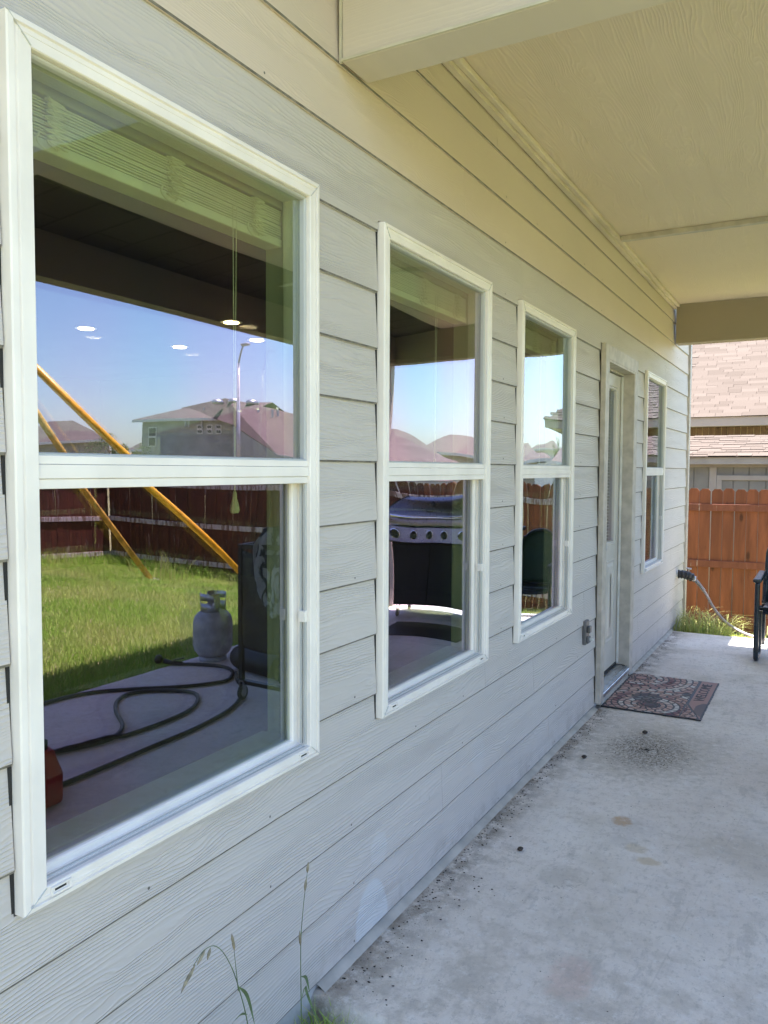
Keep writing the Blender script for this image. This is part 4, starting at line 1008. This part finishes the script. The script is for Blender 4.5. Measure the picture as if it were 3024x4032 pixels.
# shingles: courses of separate tabs on the part of the roof in view
sl = Vector((0, 1, P)).normalized(); nn = Vector((0, -P, 1)).normalized(); ex = .142/1
def shingle_mesh(w):
    o = MB(); o.obox((0, 0, 0), (w/2-.0025, 0, 0), sl*(ex/2+.010), nn*.0050); me = bpy.data.meshes.new('shingle'); me.from_pydata(o.v, [], o.f); me.materials.append(M['shingle']); return me
SW = [.20, .26, .33, .42, .50]; SM = [shingle_mesh(w) for w in SW]
cnt_ = 0; rest = MB(); vary = []
for r_ in range(52):
    s0 = r_*ex; x = -2.6+random.uniform(-.3, 0)
    base = Vector((0, NY-.03, NZ1+.004)) + sl*(s0+ex/2) + nn*.006
    lim = NXC-s0*sl.y-.05
    while x < min(4.4, lim):
        w_i = random.randrange(5); w = SW[w_i]; xm = x+w/2; th_ = random.choice([0, 0, .004, .007])
        if -1.75 < xm < .45 and cnt_ < 296 and 0 <= r_ < 31:
            ob = bpy.data.objects.new('shingle', SM[w_i]); COL.objects.link(ob); ob.parent = nb
            ob.location = base + Vector((xm, 0, 0)) + nn*th_ - nb.location; ob.rotation_euler = (R(2.0), 0, 0); cnt_ += 1
        elif xm < lim:
            c0 = base+Vector((xm, 0, 0))+nn*th_; rest.obox(c0, (w/2-.002, 0, 0), sl*(ex/2+.010)+nn*-.005, nn*.0050, mi=random.randrange(3))
        x += w
M['sh2'] = shingle('pinkish_shingle_b', (.09, .07, .06), (.108, .085, .074)); M['sh3'] = shingle('pinkish_shingle_c', (.068, .052, .044), (.085, .067, .058))
rest.obj('roof_shingles', [M['shingle'], M['sh2'], M['sh3']], nb, kind='stuff')

# shed behind the fence
sh = thing('garden_shed', 'grey panelled garden shed with shingled roof behind the board fence', 'shed', (0, 13.6, -.6))
SX0, SX1, SY0, SY1 = -3.2, 1.55, 12.6, 15.2
gro = [-3.2, -2.9, -2.6, -2.3, -2.0, -1.7, -1.35, -.95, -.53, -.315, .01, .22, .44, .75, 1.05, 1.3, 1.55]
for a, b in zip(gro[:-1], gro[1:]):
    o = MB(); o.box(a+.006, b-.006, SY0, SY0+.012, -.7, 1.60); bev(o.obj('wall_panel', M['shedwall'], sh), .003)
o = MB(); o.box(SX0, SX1, SY0+.012, SY1, -.7, 1.60); o.obj('shed_body', M['shedwall'], sh)
o = MB(); o.box(SX0-.1, SX1+.1, SY0-.14, SY0-.115, 1.56, 1.665); bev(o.obj('eave_board', M['shedtrim'], sh), .003)
o = MB(); o.box(SX0, SX1+.05, SY0-.014, SY0-.001, 1.52, 1.60); bev(o.obj('frieze_board', M['shedtrim'], sh), .003)
o = MB(); o.box(-.315, -.215, SY0-.022, SY0-.001, -.7, 1.519); bev(o.obj('door_trim', M['shedtrim'], sh), .003)
o = MB(); o.box(-.213, 1.30, SY0-.020, SY0-.001, 1.33, 1.40); bev(o.obj('door_trim', M['shedtrim'], sh), .003)
o = MB(); o.box(-.213, -.143, SY0-.020, SY0-.001, -.7, 1.329); bev(o.obj('door_trim', M['shedtrim'], sh), .003)
o = MB(); o.add([(SX0-.1, SY0-.16, 1.665), (SX1+.1, SY0-.16, 1.665), (SX1+.1, SY0+1.35, 2.02), (SX0-.1, SY0+1.35, 2.02), (SX1+.1, SY1+.1, 1.665), (SX0-.1, SY1+.1, 1.665)], [(0, 1, 2, 3), (3, 2, 4, 5)]); o.obj('roof', M['shingle_far'], sh)
sl2 = Vector((0, 1.5, .355)).normalized(); nn2 = Vector((0, -.355, 1.5)).normalized()
o3 = MB()
k2 = 0
for r_ in range(11):
    x = SX0-.1+random.uniform(-.2, 0)
    while x < SX1+.0:
        w = random.choice([.2, .3, .4]); c0 = Vector((x+w/2, SY0-.17, 1.668))+sl2*(r_*.142+.071)+nn2*(.006+random.choice([0, .004, .007]))
        if -.95 < c0.x < .6 and k2 < 60:
            o = MB(); o.obox(c0, (w/2-.002, 0, 0), sl2*.08-nn2*.003, nn2*.0035); o.obj('shingle', M['shingle'], sh); k2 += 1
        else: o3.obox(c0, (w/2-.002, 0, 0), sl2*.08-nn2*.003, nn2*.0035, mi=random.randrange(3))
        x += w
o3.obj('shed_roof_shingles', [M['shingle'], M['sh2'], M['sh3']], sh, kind='stuff')

# ---------------------------------------------------------------- far houses, seen mirrored over the meeting rails
def win_far(par, c, u, w, h, nrm):
    o = MB(); o.obox(c+nrm*.03, u*(w/2), Vector((0, 0, h/2)), nrm*.03); f = o.obj('window', M['farwhite'], par)
    o = MB(); o.obox(c+nrm*.065, u*(w/2-.09), Vector((0, 0, h/4-.09)), nrm*.01); o.v = [(x, y, z+h/4) for x, y, z in o.v]; o.obj('pane', M['farglass'], f)
    o = MB(); o.obox(c+nrm*.065-Vector((0, 0, h/4)), u*(w/2-.09), Vector((0, 0, h/4-.09)), nrm*.01); o.obj('pane', M['farglass'], f)
def far_house_a():
    a, b = Vd(554, 1700, 70), Vd(920, 1688, 66)
    th = thing('distant_house', 'two storey grey house with long mauve shingle roof and vent pipes', 'house', (a.x, a.y, -.5))
    u = Vector((b.x-a.x, b.y-a.y, 0)); L = u.length; u.normalize()
    view = Vector(((a.x+b.x)/2+CAMP.x, (a.y+b.y)/2, 0)); nrm = Vector((-u.y, u.x, 0))
    if nrm.dot(view) > 0: nrm = -nrm      # faces the viewer side
    ze = 5.35; dep = 11
    def Q(s, t, z): p = a+u*s-nrm*t; return Vector((p.x, p.y, z))
    o = MB(); v = [Q(0, 0, -.5), Q(L, 0, -.5), Q(L, dep, -.5), Q(0, dep, -.5), Q(0, 0, ze), Q(L, 0, ze), Q(L, dep, ze), Q(0, dep, ze)]
    o.add(v, [(0, 1, 5, 4), (1, 2, 6, 5), (2, 3, 7, 6), (3, 0, 4, 7)]); o.obj('wall', M['housegrey'], th)
    e = .6
    w = [Q(-e, -e, ze), Q(L+e, -e, ze), Q(L+e, dep+e, ze), Q(-e, dep+e, ze), Q(2.4, dep/2, ze+1.75), Q(L+e, dep/2, ze+1.9)]
    o = MB(); o.add(w, [(0, 1, 5, 4), (3, 0, 4), (2, 3, 4, 5)]); o.obj('roof', M['shingle_far'], th)
    o = MB(); o.obox((Q(-e, -e, ze-.12)+Q(L+e, -e, ze-.12))/2, u*(L/2+e), nrm*.02, Vector((0, 0, .12))); o.obj('fascia', M['farwhite'], th)
    win_far(th, Q(1.15, 0, ze-1.55), u, .85, 1.75, nrm)
    for s in (6.0, 7.05, 8.0): 
        if s < L: win_far(th, Q(s*L/9.4, 0, ze-.95), u, .62, .8, nrm)
    # long wing whose roof runs down to the right
    pk, r1, h1_, lo, j = Vd(893, 1582, 67), Vd(1539, 1701, 50), Vd(1850, 1860, 44), Vd(1089, 1797, 52), Vd(920, 1688, 62)
    lo2 = Vd(1500, 1835, 44); bk = Vd(700, 1625, 74)
    o = MB(); o.add([pk, j, lo, lo2, h1_, r1, bk, Vector((pk.x, pk.y+6, pk.z-3)), Vector((r1.x+2, r1.y+6, r1.z-3))], [(0, 1, 2), (0, 2, 5), (2, 3, 5), (3, 4, 5), (0, 6, 1), (0, 5, 8, 7)]); o.obj('wing_roof', M['shingle_far'], th)
    o = MB(); zb = -.6
    ring_ = [j, lo, lo2, h1_]
    for p, q in zip(ring_[:-1], ring_[1:]): o.add([(p.x, p.y, zb), (q.x, q.y, zb), (q.x, q.y, q.z-.05), (p.x, p.y, p.z-.05)], [(0, 1, 2, 3)])
    o.obj('wing_wall', M['housegrey'], th)
    for px, py, dd in ((860, 1602, 66), (930, 1597, 66), (1003, 1600, 64)):
        c = Vd(px, py, dd-.5); o = MB(); o.lathe([(.52, -.1), (.55, .08), (.42, .26), (.15, .32)], c, 14); o.obj('turbine_vent', M['galv'], th, True)
    for px, py, dd in ((1026, 1640, 62), (1081, 1640, 60), (1102, 1628, 60), (722, 1682, 68.5), (735, 1684, 68.5), (790, 1682, 68), (801, 1640, 70)):
        c = Vd(px, py, dd-1); o = MB(); o.tube([c-Vector((0, 0, .4)), c+Vector((0, 0, .35))], .09, 8); o.obj('vent_pipe', M['galv'], th)
far_house_a()
def hip_house(name, label, cx_px, depth, z_px_eave, half_px, rise, mat, roofm, grp=None, yaw_=0., dd=9, storey=None, wl=0):
    c = Vd(cx_px, z_px_eave, depth); ze = c.z
    th = thing(name, label, 'house', (c.x, c.y, -.5), grp)
    view = Vector((c.x+CAMP.x, c.y, 0)).normalized(); u = Vector((-view.y, view.x, 0)); u.rotate(Matrix.Rotation(yaw_, 3, 'Z')); w = Vector((-u.y, u.x, 0))
    if w.dot(view) < 0: w = -w
    h = half_px/3129.7*depth; e = .5
    def Q(s, t, z): p = c+u*s+w*t; return Vector((p.x, p.y, z))
    o = MB(); v = [Q(-h, 0, -.6), Q(h, 0, -.6), Q(h, dd, -.6), Q(-h, dd, -.6), Q(-h, 0, ze), Q(h, 0, ze), Q(h, dd, ze), Q(-h, dd, ze)]
    o.add(v, [(0, 1, 5, 4), (1, 2, 6, 5), (2, 3, 7, 6), (3, 0, 4, 7)]); o.obj('wall', mat, th)
    k = min(h*.75, dd/2)
    o = MB(); o.add([Q(-h-e, -e, ze), Q(h+e, -e, ze), Q(h+e, dd+e, ze), Q(-h-e, dd+e, ze), Q(-h+k, dd/2, ze+rise), Q(h-k, dd/2, ze+rise)], [(0, 1, 5, 4), (1, 2, 5), (2, 3, 4, 5), (3, 0, 4)]); o.obj('roof', roofm, th)
    o = MB(); o.obox((Q(-h-e, -e, ze-.13)+Q(h+e, -e, ze-.13))/2, u*(h+e), w*.03, Vector((0, 0, .13))); o.obj('fascia', M['farwhite'], th)
    for s in np.linspace(-h*.7, h*.7, wl) if wl else []:
        win_far(th, Q(float(s), 0, ze-1.3), u, .9, 1.2, -w)
    return th, Q
G = 'houses on the streets beyond the fences'
hip_house('distant_house', 'tan house with hipped brown roof left of the yellow swing legs', 215, 80, 1742, 190, 2.3, M['housetan'], M['shingle_far2'], G, .1, 10)
hip_house('distant_house', 'house with mauve roof and pale ridge vents above the second meeting rail', 1830, 74, 1800, 190, 1.9, M['housetan'], M['shingle_far'], G, .0, 9)
hip_house('distant_house', 'pale two storey house far off in the third window', 2155, 95, 1782, 52, 1.2, M['farwhite'], M['shingle_far2'], G, .1, 8, wl=2)
hip_house('distant_house', 'small house with pinkish roof, leftmost in the third window', 2062, 62, 1822, 60, 1.5, M['housetan'], M['shingle_far'], G, -.1, 7)
hip_house('distant_house', 'house with pinkish roof, rightmost in the third window', 2245, 58, 1832, 60, 1.3, M['housetan'], M['shingle_far'], G, .1, 7)
hip_house('distant_house', 'low house with grey brown roof between the swing legs', 560, 95, 1790, 40, .9, M['housetan'], M['shingle_far2'], G, .0, 7)
# tree beside the tan house
def tree(label, c, r, n=2600, hh=None, seed=1):
    rn_ = random.Random(seed); th = thing('leafy_tree', label, 'tree', (c.x, c.y, -.5), 'trees beyond the fences')
    o = MB(); o.tube([(c.x, c.y, -.5), (c.x+.1, c.y, c.z*.5), (c.x, c.y, c.z)], [r*.09, r*.06, r*.03], 8)
    for k in range(6):
        a = k*1.05; o.tube([(c.x, c.y, c.z*.5+k*.1), (c.x+r*.5*math.cos(a), c.y+r*.5*math.sin(a), c.z+r*.3)], [r*.035, r*.01], 6)
    o.obj('trunk', M['brownboard'], th)
    cl = [(rn_.gauss(0, .45)*r, rn_.gauss(0, .45)*r, rn_.gauss(0, .38)*r, rn_.uniform(.2, .42)*r) for _ in range(16)]
    o = MB()
    for k in range(n):
        x, y, z, q = rn_.choice(cl); d = Vector((rn_.gauss(0, 1), rn_.gauss(0, 1), rn_.gauss(0, 1))).normalized()*q*rn_.uniform(.5, 1)
        p = Vector((c.x+x, c.y+y, c.z+z))+d; s = r*.05; a = Vector((rn_.gauss(0, 1), rn_.gauss(0, 1), rn_.gauss(0, 1))).normalized()*s; b = a.orthogonal().normalized()*s*.6
        o.add([p-a, p-b, p+a, p+b], [(0, 1, 2, 3)])
    cr_ = o.obj('crown', M['leaf'], th)
M['leaf'] = blade('tree_leaves', (.05, .09, .025), (.07, .12, .03), (.10, .13, .04))
tree('bushy green tree beside the tan house, left of the swing legs', Vd(455, 1790, 60), 1.7, seed=2)
tree('small green tree between the far roofs in the third window', Vd(2215, 1795, 70), 1.1, 1400, seed=5)
# ---------------------------------------------------------------- street lamp
p0, p1, p2 = Vd(936, 1850, 42), Vd(950, 1437, 42), Vd(972, 1362, 41.6)
th = thing('street_lamp', 'tall grey street lamp rising behind the mauve roof', 'street lamp', (p0.x, p0.y, -.5))
o = MB(); o.tube([(p0.x, p0.y, -.5), (p1.x, p1.y, p1.z)], [.13, .075], 12); o.obj('pole', M['post'], th, True)
o = MB(); o.tube([(p1.x, p1.y, p1.z), tuple(p1.lerp(p2, .5)+Vector((0, 0, .12))), tuple(p2)], .05, 10); o.obj('arm', M['post'], th, True)
d = (p2-p1); d.z = 0; d.normalize()
o = MB(); o.obox(p2+d*.15, d*.30, Vector((-d.y, d.x, 0))*.14, Vector((0, 0, .07))); bev(o.obj('lamp_head', M['post'], th), .05, 2)

# ---------------------------------------------------------------- grass
def blades(name, N, xy, hgt, wid, mat, lean=.5, segs=2, z=None, **props):
    r = np.random
    x, y = xy(N); N = len(x)
    h = hgt(N, x, y); a = r.uniform(0, 2*np.pi, N); w = wid*r.uniform(.6, 1.3, N); ln = h*r.uniform(.1, lean, N); b = r.uniform(0, 2*np.pi, N)
    zz = np.array([gz(p, q) for p, q in zip(x, y)]) if z is None else z(x, y)
    V = np.zeros((N, 5, 3)); cx_, sy_ = np.cos(a)*w, np.sin(a)*w
    V[:, 0] = np.stack([x-cx_, y-sy_, zz-.004], 1); V[:, 1] = np.stack([x+cx_, y+sy_, zz-.004], 1)
    mx_, my_ = x+np.cos(b)*ln*.35, y+np.sin(b)*ln*.35
    V[:, 2] = np.stack([mx_+cx_*.8, my_+sy_*.8, zz+h*.6], 1); V[:, 3] = np.stack([mx_-cx_*.8, my_-sy_*.8, zz+h*.6], 1)
    V[:, 4] = np.stack([x+np.cos(b)*ln, y+np.sin(b)*ln, zz+h], 1)
    me = bpy.data.meshes.new(name); me.vertices.add(N*5); me.vertices.foreach_set('co', V.ravel())
    base = np.arange(N)*5
    li = np.concatenate([np.stack([base, base+1, base+2, base+3], 1), np.stack([base+3, base+2, base+4], 1)], 1).ravel()
    me.loops.add(N*7); me.loops.foreach_set('vertex_index', li.astype(np.int32))
    me.polygons.add(N*2); ls = np.stack([np.arange(N)*7, np.arange(N)*7+4], 1).ravel(); me.polygons.foreach_set('loop_start', ls.astype(np.int32))
    me.update(calc_edges=True)
    at = me.attributes.new('tone', 'FLOAT', 'FACE'); at.data.foreach_set('value', np.repeat(r.uniform(0, 1, N), 2).astype(np.float32))
    me.materials.append(mat); return link(name, me, None, **props)
def lawn_xy(N):
    x = 2.99 + 8.0*np.random.random(N)**1.35; y = .6+10.3*np.random.random(N); return x, y
blades('lawn_grass', 230000, lawn_xy, lambda n, x, y: np.random.uniform(.03, .075, n)*(1+.5*(np.abs(x-3.05) < .12)), .0042, M['grass'], .7, kind='stuff', label='short sunlit lawn grass between slab and fences', category='grass')
def fence_xy(N):
    k = np.random.random(N) < .5; x = np.where(k, 10.95-np.abs(np.random.normal(0, .1, N)), np.random.uniform(3, 11, N)); y = np.where(k, np.random.uniform(2, 11, N), 10.93-np.abs(np.random.normal(0, .1, N))); return x, y
blades('fence_foot_grass', 7000, fence_xy, lambda n, x, y: np.random.uniform(.08, .26, n), .005, M['grass'], .9, kind='stuff', label='uncut taller grass along the foot of the fences', category='grass')
blades('end_grass', 14000, lambda N: (np.random.uniform(-1.2, 3.2, N), np.random.uniform(7.64, 10.95, N)), lambda n, x, y: np.random.uniform(.02, .06, n), .004, M['weed'], .8, kind='stuff', label='weedy grass strip between the slab end and the board fence', category='grass')
blades('dry_weed_clump', 90, lambda N: (8.3+np.random.normal(0, .22, N), 9.75+np.random.normal(0, .2, N)), lambda n, x, y: np.random.uniform(.15, .6, n), .006, M['weed'], .7, kind='stuff', label='dry weeds around the foot of the yellow swing leg', category='weeds')
# bushy tuft at the slab end beside the corner
def tuft():
    o = MB(); tn = []; rn_ = random.Random(8)
    for k in range(760):
        x, y = rn_.uniform(-.02, .45), rn_.uniform(7.68, 8.15); z = gz(x, y); L = rn_.uniform(.22, .62)*(1-.5*abs(x-.17)); a = rn_.uniform(0, 6.28); sp = rn_.uniform(.1, .35)
        dx, dy = math.cos(a), math.sin(a); w = rn_.uniform(.002, .0045); pts = []
        for i in range(6):
            t = i/5; px, py = x+dx*sp*t*t, y+dy*sp*t*t; pz = z+L*(t-.42*t*t*t); ww = w*(1-t*.9)
            pts += [(px-dy*ww, py+dx*ww, pz), (px+dy*ww, py-dx*ww, pz)]
        o.add(pts, [(i*2, i*2+1, i*2+3, i*2+2) for i in range(5)]); tn += [rn_.random()]*5
    ob = o.obj('grass_tuft', M['weed'], None, True, kind='stuff', label='bright tuft of arching grass growing past the slab end', category='grass')
    at = ob.data.attributes.new('tone', 'FLOAT', 'FACE'); at.data.foreach_set('value', tn)
tuft()
blades('corner_weeds', 5200, lambda N: (np.abs(np.random.normal(0, .35, N))-.0, np.random.uniform(-.5, 1.76, N)), lambda n, x, y: np.random.uniform(.015, .06, n), .002, M['grass'], .8, kind='stuff', label='low weeds on the ground before the slab', category='weeds')
blades('slab_corner_grass', 260, lambda N: (np.random.uniform(.0, .16, N), np.random.uniform(1.50, 1.78, N)), lambda n, x, y: np.random.uniform(.03, .13, n), .0022, M['grass'], .9, kind='stuff', label='green blades growing in the corner between wall and slab front', category='grass')
# weed stalks against the lower wall
def stalk(label, path, leaves, heads, r=.0011):
    b = path[0]; th = thing('weed_stalk', label, 'weed', b, 'weed stalks before the wall')
    P_ = smooth_path(path, 6); MB().tube(P_, [r*(1.3-.8*i/len(P_)) for i in range(len(P_))], 6).obj('stem', M['stalk'], th, True)
    for l in leaves:
        q = smooth_path(l, 5); o = MB(); vs = []
        for i, p in enumerate(q):
            t = i/(len(q)-1); w = .0042*math.sin(math.pi*min(1, t*.93+.05)); vs += [p+Vector((0, w, w*.3)), p-Vector((0, w, w*.3))]
        o.add(vs, [(i*2, i*2+1, i*2+3, i*2+2) for i in range(len(q)-1)]); o.obj('leaf', M['stalk'], th, True)
    for h in heads:
        h = [Vector(x) for x in h]; d = (h[1]-h[0]); L = d.length; o = MB()
        o.tube([h[0]+d*t for t in (0, .25, .55, .85, 1)], [.0006, .0030, .0034, .0018, .0004], 6); o.obj('seed_head', M['seed'], th, True)
X_ = .15
stalk('bent grass stalk with drooping seed head before the lower wall', [(X_+.02, 1.335, -.12), (X_, 1.31, .22), (X_, 1.27, .37), (X_, 1.235, .45), (X_, 1.20, .495), (X_, 1.165, .505), (X_, 1.135, .49)],
      [[(X_, 1.30, .29), (X_+.01, 1.262, .315), (X_, 1.235, .29), (X_, 1.215, .22)], [(X_, 1.27, .37), (X_, 1.30, .33), (X_, 1.325, .25)]],
      [[(X_, 1.17, .505), (X_, 1.145, .485)], [(X_, 1.185, .50), (X_, 1.175, .48)], [(X_, 1.14, .49), (X_, 1.115, .465)], [(X_, 1.13, .485), (X_, 1.10, .455)]])
stalk('thin upright stalk with one dark seed at its tip', [(X_, 1.27, .36), (X_, 1.262, .42), (X_, 1.255, .47)], [], [[(X_, 1.258, .455), (X_, 1.253, .485)], [(X_, 1.255, .47), (X_, 1.250, .495)]], .0008)
stalk('tall straight weed stalk where the slab meets the wall', [(X_, 1.50, -.1), (X_, 1.50, .15), (X_, 1.498, .33), (X_, 1.508, .42), (X_, 1.525, .50)],
      [[(X_, 1.50, .20), (X_, 1.515, .225), (X_, 1.53, .19), (X_+.02, 1.56, .09)], [(X_, 1.50, .26), (X_, 1.52, .245), (X_, 1.535, .20)]], [[(X_, 1.497, .335), (X_, 1.494, .375)], [(X_, 1.515, .46), (X_, 1.522, .49)], [(X_, 1.525, .50), (X_, 1.53, .525)]])
stalk('short pair of green blades at the slab front edge', [(.36, 1.70, -.1), (.36, 1.71, -.04), (.362, 1.72, .03)], [[(.37, 1.70, -.1), (.375, 1.705, -.03), (.39, 1.71, .02)]], [])
